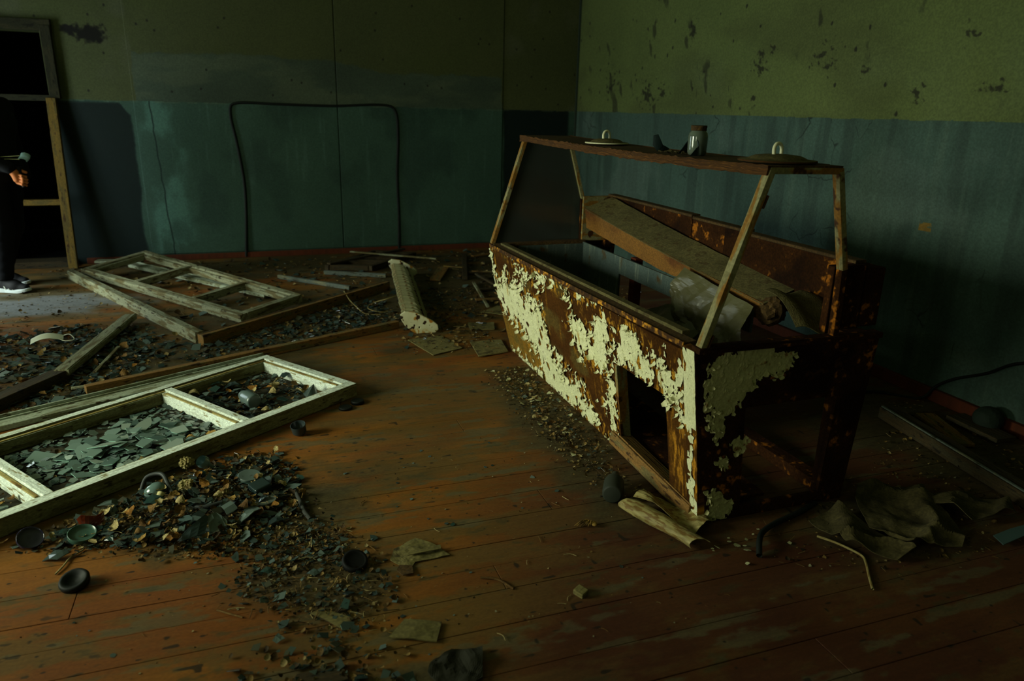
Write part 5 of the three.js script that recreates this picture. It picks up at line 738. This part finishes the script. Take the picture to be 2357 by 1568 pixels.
const pile2 = [-0.15, -2.2, 0.0, -2.42, 0.2, -2.48, 0.29, -2.2, 0.34, -2.02, 0.28, -1.86, 0.1, -1.85, -0.06, -2.04];
scatter('glass_shard', [...G.shard, ...G.curved], [...GL.clear, ...GL.dark], 50, 106, pile2, [0.008, 0.034], [0.002, 0.012], 0.7, 'small glass shard', 'glass shard', 'small shards in the foreground litter patch', 1, 0.09);
const leftMid = [-1.75, -5.3, -1.2, -5.55, -0.75, -5.4, -0.45, -4.85, -0.8, -4.2, -1.2, -3.9, -1.5, -4.3];
scatter('leaf', G.leaf, [LF[0], LF[1], LF[2], LF[4], LF[4], LF[3]], 84, 201, frontPile, [0.024, 0.052], (x, z, r) => fpH(x, z, r) + 0.012, 1.2, 'curled leaf', 'leaf', 'dry leaves in the heap before the white sash', 1, 0.09);
scatter('leaf', G.leaf, [LF[0], LF[4], LF[1]], 22, 202, PANE(0.72, 1.2, 0.2, 0.37), [0.03, 0.06], [0.01, 0.03], 1.2, 'curled leaf', 'leaf', 'leaves in the middle sash opening');
scatter('leaf', G.leaf, [LF[2], LF[3], LF[1], LF[4]], 40, 203, rightPane, [0.025, 0.06], [0.005, 0.025], 1.0, 'dry leaf', 'leaf', 'leaves in the right sash opening');
scatter('leaf', G.leaf, [LF[4], LF[0], LF[2]], 44, 204, leftPane, [0.03, 0.07], [0.006, 0.035], 1.2, 'dry leaf', 'leaf', 'leaves in the left sash opening');
scatter('leaf', G.leaf, [LF[1], LF[2], LF[3], LF[5]], 46, 205, leftMid, [0.03, 0.075], [0.005, 0.02], 0.9, 'dull leaf', 'leaf', 'leaves on the dark rubble at left', 1, 0.09);
const caseSide = [1.28, -3.9, 1.5, -3.9, 1.5, -3.2, 1.44, -2.7, 1.36, -2.3, 1.26, -2.55, 1.24, -3.1];
M.flake = std({ name: 'pale', color: rgb(158, 156, 118), roughness: 0.7 });
scatter('paint_flake', G.leaf.slice(0, 6), [M.flake, M.flake, LF[4]], 64, 301, caseSide, [0.012, 0.034], [0.002, 0.012], 0.9, 'paint flake', 'paint flake', 'paint flakes along the counter foot', 0.6);
scatter('leaf', [...G.leaf], [LF[2], LF[3], LF[4]], 44, 206, [1.28, -3.7, 1.46, -3.6, 1.46, -2.9, 1.38, -2.45, 1.28, -2.6], [0.015, 0.04], [0.002, 0.02], 1.0, 'leaf scrap', 'leaf', 'leaf scraps along the counter front');
scatter('paint_flake', G.chip, [M.flake], 14, 302, [1.42, -1.92, 1.75, -1.98, 1.78, -1.84, 1.5, -1.74], [0.008, 0.02], [0.002, 0.006], 0.8, 'paint flake', 'paint flake', 'paint flakes before the counter end', 0.35);
scatter('straw', G.straw, [LF[0], LF[2], LF[4]], 60, 401, pile2, [0.02, 0.06], [0.001, 0.012], 0.25, 'straw stalk', 'straw', 'straws in the foreground litter patch', 1, 0.09);
scatter('straw', G.straw, [LF[0], LF[2], LF[4]], 50, 402, [-0.7, -2.62, -0.2, -2.5, 0.02, -2.6, 0.06, -2.8, -0.1, -2.66, -0.4, -2.7], [0.02, 0.06], [0.004, 0.03], 0.4, 'straw stalk', 'straw', 'straws along the leaf heap', 1, 0.09);
scatter('straw', G.straw, [LF[2], LF[4]], 46, 403, [-0.7, -1.95, 0.4, -2.9, 1.2, -2.9, 1.2, -2.0, 1.4, -1.6, 0.6, -1.6], [0.012, 0.045], [0.001, 0.003], 0.1, 'straw stalk', 'straw', 'straws on the open floorboards');
scatter('glass_bit', G.chip, [...GL.clear, ...GL.dark], 60, 404, [-0.75, -2.3, -0.2, -2.35, 0.4, -3.1, 1.2, -3.0, 1.2, -2.0, 1.6, -1.6, 0.4, -1.6, -0.5, -1.9], [0.004, 0.016], [0.001, 0.002], 0.4, 'glass chip', 'glass chip', 'glass chips on the open floorboards', 0.4);
// litter that nobody could count
function litter(name, label, cat, geo, n, seed, regions, size, mats, tilt, colours, yy = [0.001, 0.012], fy = 1) {
  const r = rng(seed), im = new THREE.InstancedMesh(geo, mats, n), m = new THREE.Matrix4(), q = new THREE.Quaternion(), e = new THREE.Euler(), tot = regions.reduce((a, b) => a + b[1], 0);
  for (let i = 0; i < n; i++) { let k = r() * tot, R = regions[0]; for (const g of regions) { if (k < g[1]) { R = g; break; } k -= g[1]; } let [x, z] = samplePoly(r, R[0]); const so = R[4] ?? 0.07; x += (r() + r() - 1) * so * 1.5; z += (r() + r() - 1) * so; const s = lerp(size[0], size[1], r() ** 2) * (R[2] ?? 1); e.set((r() - 0.5) * tilt, r() * 6.28, (r() - 0.5) * tilt, 'YXZ'); m.compose(new THREE.Vector3(x, (R[3] ? R[3](x, z, r) : lerp(yy[0], yy[1], r())), z), q.setFromEuler(e), new THREE.Vector3(s, s * fy, s)); im.setMatrixAt(i, m); const c = colours[Math.floor(r() * colours.length)]; im.setColorAt(i, rgb(...c)); }
  im.name = numbered(name); im.castShadow = im.receiveShadow = true; scene.add(im); tag(im, label, cat, null, 'stuff'); return im;
}
const bottomBits = [-0.12, -1.78, 0.06, -1.84, 0.22, -1.76, 0.3, -1.6, 0.1, -1.55, -0.08, -1.6], frontSkirt = [-0.75, -2.6, -0.2, -2.45, 0.05, -2.8, 0.14, -2.5, 0.26, -2.3, 0.02, -2.2, -0.15, -2.36, -0.5, -2.5], farFloor = [-1.9, -7.6, 2.6, -7.7, 3.2, -5.4, 1.9, -4.6, 1.2, -4.3, 0.9, -4.9, 0.3, -5.4, -0.3, -5.1, -1.2, -6.6], midRub = [-0.2, -5.0, 0.9, -5.8, 1.0, -5.1, 0.6, -4.95, 0.0, -4.7, -0.5, -4.55], rightRub = [1.6, -1.75, 2.2, -2.2, 2.7, -2.3, 3.4, -2.9, 3.4, -1.9, 2.7, -1.6, 2.0, -1.55], leftFar = [-2.6, -6.9, -1.3, -6.9, -1.0, -5.9, -1.6, -5.5, -2.5, -5.8], radSide = [0.9, -4.7, 1.0, -5.3, 1.3, -6.0, 1.9, -6.0, 1.6, -4.9, 1.4, -4.3, 0.85, -4.35], strip2 = [-1.2, -3.8, -0.3, -4.2, 0.0, -4.5, -0.3, -4.5, -1.2, -4.1];
const white = std({ color: 0xffffff, roughness: 0.85, map: leafTex }), gloss = dusty([255, 255, 255], { roughness: 0.22 });
const tans = [[146, 120, 66], [126, 102, 54], [106, 84, 46], [84, 66, 38], [168, 150, 102], [66, 54, 34]], darks = [[52, 64, 60], [38, 50, 50], [72, 86, 82], [32, 46, 44], [60, 60, 48]], pales = [[88, 104, 96], [70, 88, 82], [104, 118, 108], [52, 64, 60]];
litter('leaf_litter', 'crumbled leaves and dirt crumbs spread over the floor piles', 'litter', G.leaf[3], 4600, 501, [[frontPile, 8, 0.8, fpH], [frontSkirt, 3, 0.7], [pile2, 2, 0.8], [bottomBits, 1.2], [caseSide, 8, 0.8], [leftMid, 6, 1.5], [farFloor, 7, 1.8], [midRub, 3, 1.4], [rightPane, 1.4, 1, null, 0], [leftPane, 1.5, 1, null, 0], [midPane, 0.8, 1, null, 0], [rightRub, 2], [radSide, 3, 1.3], [leftFar, 1.5, 1.3], [strip2, 1.5]], [0.008, 0.032], white, 1.2, tans);
litter('glass_litter', 'small dark glass bits strewn through all the floor piles', 'glass litter', G.shard[2], 4600, 502, [[frontPile, 7, 0.9, fpH], [frontSkirt, 3, 0.5], [pile2, 3, 0.7], [bottomBits, 1.2], [leftMid, 13, 1.9], [farFloor, 6, 1.7], [midRub, 9, 1.5], [rightPane, 3.5, 1, null, 0], [leftPane, 1.5, 1, null, 0], [radSide, 2, 1.1], [strip2, 2, 1.3], [caseSide, 1.5, 0.8]], [0.008, 0.036], gloss, 0.9, darks);
litter('glass_litter', 'small pale glass bits strewn inside the white sash', 'glass litter', G.shard[5], 900, 503, [[midPane, 6, 1, heap(midC[0], midC[2], 0.5, 0.03), 0], [leftPane, 1, 1, null, 0], [strip2, 1]], [0.01, 0.035], gloss, 0.8, pales, [0.002, 0.02]);
litter('leaf_litter', 'larger curled leaf bits piled through the heap before the white sash', 'litter', G.leaf[7], 420, 511, [[frontPile, 6, 1, (x, z, r) => fpH(x, z, r) + 0.004], [frontSkirt, 2, 0.8]], [0.018, 0.04], white, 1.4, [...tans, [190, 172, 120]]);
litter('glass_litter', 'larger dark glass bits piled through the heap before the white sash', 'glass litter', G.shard[9], 520, 512, [[frontPile, 6, 1, fpH], [frontSkirt, 2, 0.6], [rightPane, 2, 0.8, null, 0]], [0.014, 0.042], gloss, 1.0, darks);
litter('crumb_litter', 'fine crumbs of plaster and soil on the floorboards', 'crumbs', G.chip[1], 8000, 504, [[frontPile, 5], [frontSkirt, 5], [pile2, 4], [caseSide, 5], [leftMid, 4], [farFloor, 5, 1.6], [midRub, 3, 1.3], [rightRub, 3], [radSide, 3, 1.3], [leftFar, 2, 1.5], [[-0.8, -2.4, -0.1, -2.4, 0.5, -3.0, 1.2, -3.2, 1.25, -2.2, 1.4, -1.6, 0.4, -1.6, -0.6, -1.9], 2, 0.6]], [0.003, 0.011], white, 1.0, [...tans, [150, 146, 116], [60, 52, 34], [44, 38, 26]], [0.0, 0.004], 0.6);
litter('straw_litter', 'fine straw and splinters spread through the floor litter', 'straw', G.straw[1], 1200, 505, [[frontPile, 3, 1, fpH], [pile2, 3], [caseSide, 2], [leftMid, 3, 1.3], [farFloor, 4, 2], [midRub, 2, 1.4], [rightRub, 2], [radSide, 2, 1.5]], [0.012, 0.045], white, 0.4, tans);
// ---------- single finds in the litter ----------
const lathe = (pts, n = 36) => metreUV(new THREE.LatheGeometry(pts.map(([a, b]) => new THREE.Vector2(a, b)), n));
function solid(name, label, cat, g, mat, pos, rot = [0, 0, 0]) { const m = obj(name, g, mat); m.position.set(...pos); m.rotation.set(...rot); tag(m, label, cat); return m; }
const bottleGlass = (c, o = {}) => new THREE.MeshPhysicalMaterial({ color: rgb(...c), roughness: 0.12, transmission: 0.35, side: THREE.DoubleSide, ...o });
solid('bottle_remnant', 'dark violet bottle base tilted up at the far left of the heap', 'bottle base', lathe([[0, 0.004], [0.02, 0.006], [0.028, 0.003], [0.036, 0.0], [0.042, 0.004], [0.043, 0.016], [0.040, 0.018], [0.036, 0.009], [0.02, 0.012], [0, 0.01]]), bottleGlass([38, 36, 56], { transmission: 0.1 }), [-0.82, 0.022, -2.65], [0.5, 0, -0.35]);
solid('bottle_remnant', 'clear green bottle base lying flat by the brown shard', 'bottle base', lathe([[0, 0.006], [0.026, 0.008], [0.034, 0.002], [0.041, 0.0], [0.046, 0.006], [0.047, 0.022], [0.043, 0.024], [0.038, 0.012], [0.02, 0.014], [0, 0.012]]), bottleGlass([66, 98, 84], { transmission: 0.3, roughness: 0.25 }), [-0.655, 0.012, -2.63], [0.18, 0, -0.12]);
curvedShard('glass_shard', 'red brown bottle shard standing up in the heap', [-0.615, 0.01, -2.68], [[-0.05, 0], [0.03, 0], [0.048, 0.03], [0.012, 0.035], [-0.03, 0.062], [-0.052, 0.05]], 0.045, 0.5, [-0.2, 0.2], dusty([92, 36, 18], { roughness: 0.15 }));
curvedShard('glass_shard', 'long pointed dark shard at the front edge of the heap', [-0.275, 0.004, -2.50], [[-0.075, 0], [0.03, -0.005], [0.062, 0.05], [0.05, 0.06], [-0.02, 0.032]], 0.12, 0.25, [-0.75, 0.12], dusty([40, 56, 56], { roughness: 0.3 }));
{ const t = thing('broken_flask', 'broken clear glass flask with ivory cap on the heap', 'flask', [-0.44, 0.03, -2.86]), gl = bottleGlass([112, 138, 132], { transmission: 0.4 });
  obj('flask_body', new THREE.SphereGeometry(0.036, 24, 18, 0, 4.9).scale(1.15, 0.8, 1).rotateZ(0.4).translate(0, 0.012, 0), gl, t, true);
  obj('cap', lathe([[0, 0.028], [0.012, 0.028], [0.014, 0.026], [0.0145, 0.002], [0.0165, 0], [0.012, -0.002], [0, 0]], 24).rotateX(1.9).rotateY(-0.35).translate(0.026, 0.01, 0.034), std({ color: rgb(196, 186, 134), roughness: 0.5 }), t, true); }
cord('rubber_strap', 'dark rubber strap looping over the broken flask', 'strap', [[-0.50, 0.012, -2.90], [-0.475, 0.06, -2.945], [-0.42, 0.075, -2.93], [-0.385, 0.05, -2.85], [-0.36, 0.035, -2.79], [-0.31, 0.03, -2.72], [-0.25, 0.032, -2.69], [-0.19, 0.035, -2.70]], 0.0085, std({ color: rgb(52, 56, 54), roughness: 0.45 }));
const paperBall = (R, sd) => { const g = new THREE.IcosahedronGeometry(R, 5), p = g.attributes.position; for (let i = 0; i < p.count; i++) { const x = p.getX(i) / R, y = p.getY(i) / R, z = p.getZ(i) / R, v = voronoi(x * 2.4 + sd, y * 2.4 + z * 1.7), k = 0.72 + 0.5 * v[1] + 0.16 * fbm(x * 5 + sd, y * 5 + z * 4, 2); p.setXYZ(i, x * R * k, y * R * k * 0.75, z * R * k); } g.computeVertexNormals(); return metreUV(g); };
solid('crumpled_paper', 'crumpled cream paper ball in the middle of the heap', 'paper', paperBall(0.032, 3), M.oldPaper, [-0.325, 0.045, -2.86]);
solid('crumpled_paper', 'small crumpled cream paper right of the larger paper ball', 'paper', paperBall(0.022, 8), M.oldPaper, [-0.19, 0.03, -2.79]);
solid('crumpled_paper', 'round pale crumpled scrap against the sash side', 'paper', paperBall(0.030, 14), M.oldPaper, [-0.34, 0.04, -3.08]);
solid('broken_bulb', 'clear broken glass bulb neck high in the heap', 'bulb', lathe([[0.024, 0.045], [0.027, 0.03], [0.024, 0.016], [0.013, 0.0], [0.011, -0.022], [0.009, -0.022], [0.011, 0.0], [0.021, 0.017], [0.024, 0.03], [0.022, 0.045]], 24), bottleGlass([104, 132, 130]), [-0.25, 0.05, -3.01], [0.5, 0, 0.6]);
solid('jar_remnant', 'round dusty jar base lying level in the right of the heap', 'jar base', lathe([[0, 0.012], [0.03, 0.014], [0.04, 0.010], [0.044, 0.0], [0.046, 0.02], [0.042, 0.022], [0.03, 0.018], [0, 0.018]]), dusty([76, 90, 84], { roughness: 0.45 }), [-0.09, 0.02, -2.89], [0.08, 0, -0.05]);
solid('glass_block', 'dark square bottle piece beside the round jar base', 'bottle piece', new RoundedBoxGeometry(0.075, 0.045, 0.07, 2, 0.01), dusty([28, 42, 42], { roughness: 0.15 }), [-0.05, 0.026, -2.79], [0.1, 0.5, 0.06]);
solid('jar_remnant', 'dull oval jar base in front of the dark bottle piece', 'jar base', lathe([[0, 0.006], [0.03, 0.008], [0.038, 0.0], [0.041, 0.014], [0.038, 0.015], [0.03, 0.011], [0, 0.01]]), dusty([66, 74, 64], { roughness: 0.5 }), [-0.03, 0.012, -2.68], [-0.1, 0, 0.12]);
solid('jar_remnant', 'eight-sided blue grey glass base at front of the heap', 'jar base', lathe([[0, 0.012], [0.026, 0.014], [0.033, 0.008], [0.034, 0.0], [0.0, 0.0]], 8), dusty([72, 92, 92], { roughness: 0.4 }), [-0.315, 0.02, -2.61], [0.25, 0.3, 0.1]);
const ring = lathe([[0, 0.006], [0.016, 0.008], [0.024, 0.014], [0.034, 0.022], [0.042, 0.022], [0.046, 0.014], [0.044, 0.0], [0.02, -0.002], [0, 0]]);
solid('rubber_ring', 'black rubber cap lying on the bare boards at far left', 'cap', ring, M.cable, [-0.627, 0.010, -2.35], [0.25, 0, 0.1]);
solid('rubber_ring', 'black rubber cap on the right edge of the foreground litter', 'cap', lathe([[0, 0.02], [0.03, 0.02], [0.034, 0.024], [0.042, 0.024], [0.044, 0.016], [0.042, 0.0], [0, 0]]), M.black, [0.24, 0.006, -2.19], [0.35, 0, -0.1]);
solid('jar_cover', 'dark jar lid on the boards off the near sash corner', 'jar lid', lathe([[0, 0.016], [0.03, 0.016], [0.034, 0.014], [0.036, 0.0], [0, 0]]), M.cable, [0.455, 0.002, -3.63]);
solid('jar_cover', 'flat dark jar lid touching the near sash end', 'jar lid', lathe([[0, 0.012], [0.03, 0.012], [0.034, 0.010], [0.035, 0.0], [0, 0]]), M.cable, [0.385, 0.002, -3.57]);
solid('broken_cup', 'broken dark cup base beside the near sash side', 'cup', lathe([[0, 0.004], [0.028, 0.004], [0.033, 0.01], [0.036, 0.05], [0.033, 0.05], [0.029, 0.012], [0, 0.01]]), dusty([36, 46, 46]), [0.14, 0.006, -3.32], [0.2, 0, 0.15]);
{ const t = thing('glass_jar', 'dusty glass jar lying on its side in the right sash opening', 'jar', [-0.055, 0.04, -3.69]), gl = dusty([84, 100, 96], { roughness: 0.3, transmission: 0.2 });
  const g = lathe([[0, 0], [0.03, 0.001], [0.037, 0.006], [0.039, 0.02], [0.039, 0.085], [0.033, 0.105], [0.026, 0.115], [0.026, 0.13], [0.023, 0.13], [0.023, 0.114], [0.035, 0.08], [0.035, 0.02], [0.028, 0.01], [0, 0.008]], 32).rotateX(Math.PI / 2 + 3.14159).rotateY(0.45).translate(0, 0.002, 0); obj('jar_body', g, gl, t, true); }
solid('glass_lump', 'dark pointed glass lump at right end of the right sash opening', 'glass piece', (() => { const g = new THREE.ConeGeometry(0.045, 0.07, 5, 1); return metreUV(g.toNonIndexed()); })(), dusty([44, 58, 52], { roughness: 0.4 }), [0.24, 0.035, -3.80], [0.2, 0.6, -0.3]);
{ const t = thing('bottle', 'grey dusty bottle lying at the foot of the counter opening', 'bottle', [1.30, 0.04, -2.33]), gl = dusty([42, 46, 38], { roughness: 0.6, specularIntensity: 0.3 });
  const g = lathe([[0, 0], [0.032, 0.001], [0.04, 0.008], [0.042, 0.03], [0.042, 0.10], [0.036, 0.12], [0.02, 0.14], [0.016, 0.18], [0.012, 0.18], [0.016, 0.14], [0.032, 0.115], [0.037, 0.03], [0, 0.01]], 32).rotateX(-Math.PI / 2).rotateY(-0.55).translate(-0.03, 0.003, 0.04); obj('bottle_body', g, gl, t, true); }
cord('twig', 'curved pale twig on the boards below the far left heap', 'twig', [[-0.70, 0.004, -2.43], [-0.685, 0.006, -2.47], [-0.672, 0.005, -2.52], [-0.64, 0.004, -2.56]], 0.003, LF[4], 20);
cord('twig', 'dark rod poking out of the heap toward upper right', 'rod', [[-0.09, 0.02, -2.88], [-0.03, 0.024, -2.96], [0.03, 0.016, -3.04]], 0.007, M.cable, 12);
cord('twig', 'long dark rod lying out of the right side of the heap', 'rod', [[-0.19, 0.02, -2.70], [-0.04, 0.016, -2.77], [0.11, 0.008, -2.84]], 0.0075, M.cable, 12);
cord('twig', 'dark grey stick on the boards right of the heap', 'stick', [[0.082, 0.012, -2.75], [0.095, 0.012, -2.66], [0.105, 0.010, -2.58], [0.122, 0.008, -2.52]], 0.0085, std({ color: rgb(54, 56, 52) }), 16);
cord('twig', 'thin tan twig alone on the bare foreground boards', 'twig', [[-0.195, 0.003, -2.08], [-0.16, 0.004, -2.05], [-0.12, 0.003, -2.02]], 0.003, LF[2], 14);
cord('twig', 'curved brown twig alone in the centre foreground', 'twig', [[0.63, 0.003, -1.99], [0.68, 0.005, -1.96], [0.715, 0.003, -1.90]], 0.004, LF[3], 14);
{ const t = thing('face_mask', 'white face mask lying on the dark rubble at the far left', 'face mask', [-1.27, 0.03, -5.1]);
  obj('mask_sheet', sheet((u, v) => [-0.09 + 0.17 * u, 0.012 + 0.03 * Math.sin(Math.PI * u) + 0.012 * Math.sin(v * 5), 0.05 * (v - 0.5) - 0.05 * u + 0.02 * Math.sin(u * 3)], range(0, 1, 18), range(0, 1, 8), 0.0015), std({ color: rgb(208, 212, 196), roughness: 0.85 }), t, true);
  obj('ear_loop', tube([[0.075, 0.02, -0.06], [0.12, 0.035, -0.03], [0.15, 0.01, 0.01], [0.10, 0.008, 0.02], [0.06, 0.012, -0.02]], 0.0025, 30, 6), std({ color: rgb(190, 190, 170) }), t, true); }
{ const r = rng(90), gs = []; for (let i = 0; i < 12; i++) { const a = 2.6 + r() * 1.6, l = 0.025 + 0.05 * r(); gs.push(tube([[0, 0.008, 0], [Math.cos(a) * l * 0.5, 0.014 + 0.01 * r(), -Math.sin(a) * l * 0.4], [Math.cos(a) * l, 0.004, -Math.sin(a) * l * 0.7]], 0.0018, 6, 5)); } gs.push(new THREE.IcosahedronGeometry(0.012, 2).scale(1, 0.6, 1.5).translate(0.004, 0.008, 0.01)); solid('root_tuft', 'tuft of pale fibrous roots on the boards near the bottle', 'root', metreUV(mergeGeometries(gs.map((g) => (g.index ? g.toNonIndexed() : g)))), LF[0], [1.13, 0.002, -2.18]); }
solid('glass_shard', 'long clear pane shard at the right edge of the picture', 'glass shard', metreUV(new THREE.ExtrudeGeometry(new THREE.Shape([[0, 0], [0.16, 0.03], [0.17, 0.075], [0.10, 0.07], [0.01, 0.055]].map(([a, b]) => new THREE.Vector2(a, b))), { depth: 0.004, bevelEnabled: false }).rotateX(-Math.PI / 2)), dusty([60, 78, 76], { roughness: 0.12 }), [2.515, 0.012, -1.58], [0.05, -0.1, 0.08]);
solid('paper_scrap', 'small grey square scrap on the dark right foreground', 'paper', metreUV(new RoundedBoxGeometry(0.035, 0.02, 0.04, 1, 0.004)), M.card, [0.915, 0.010, -1.81], [0.1, 0.5, 0.1]);

labelLoose();
renderer.render(scene, camera);
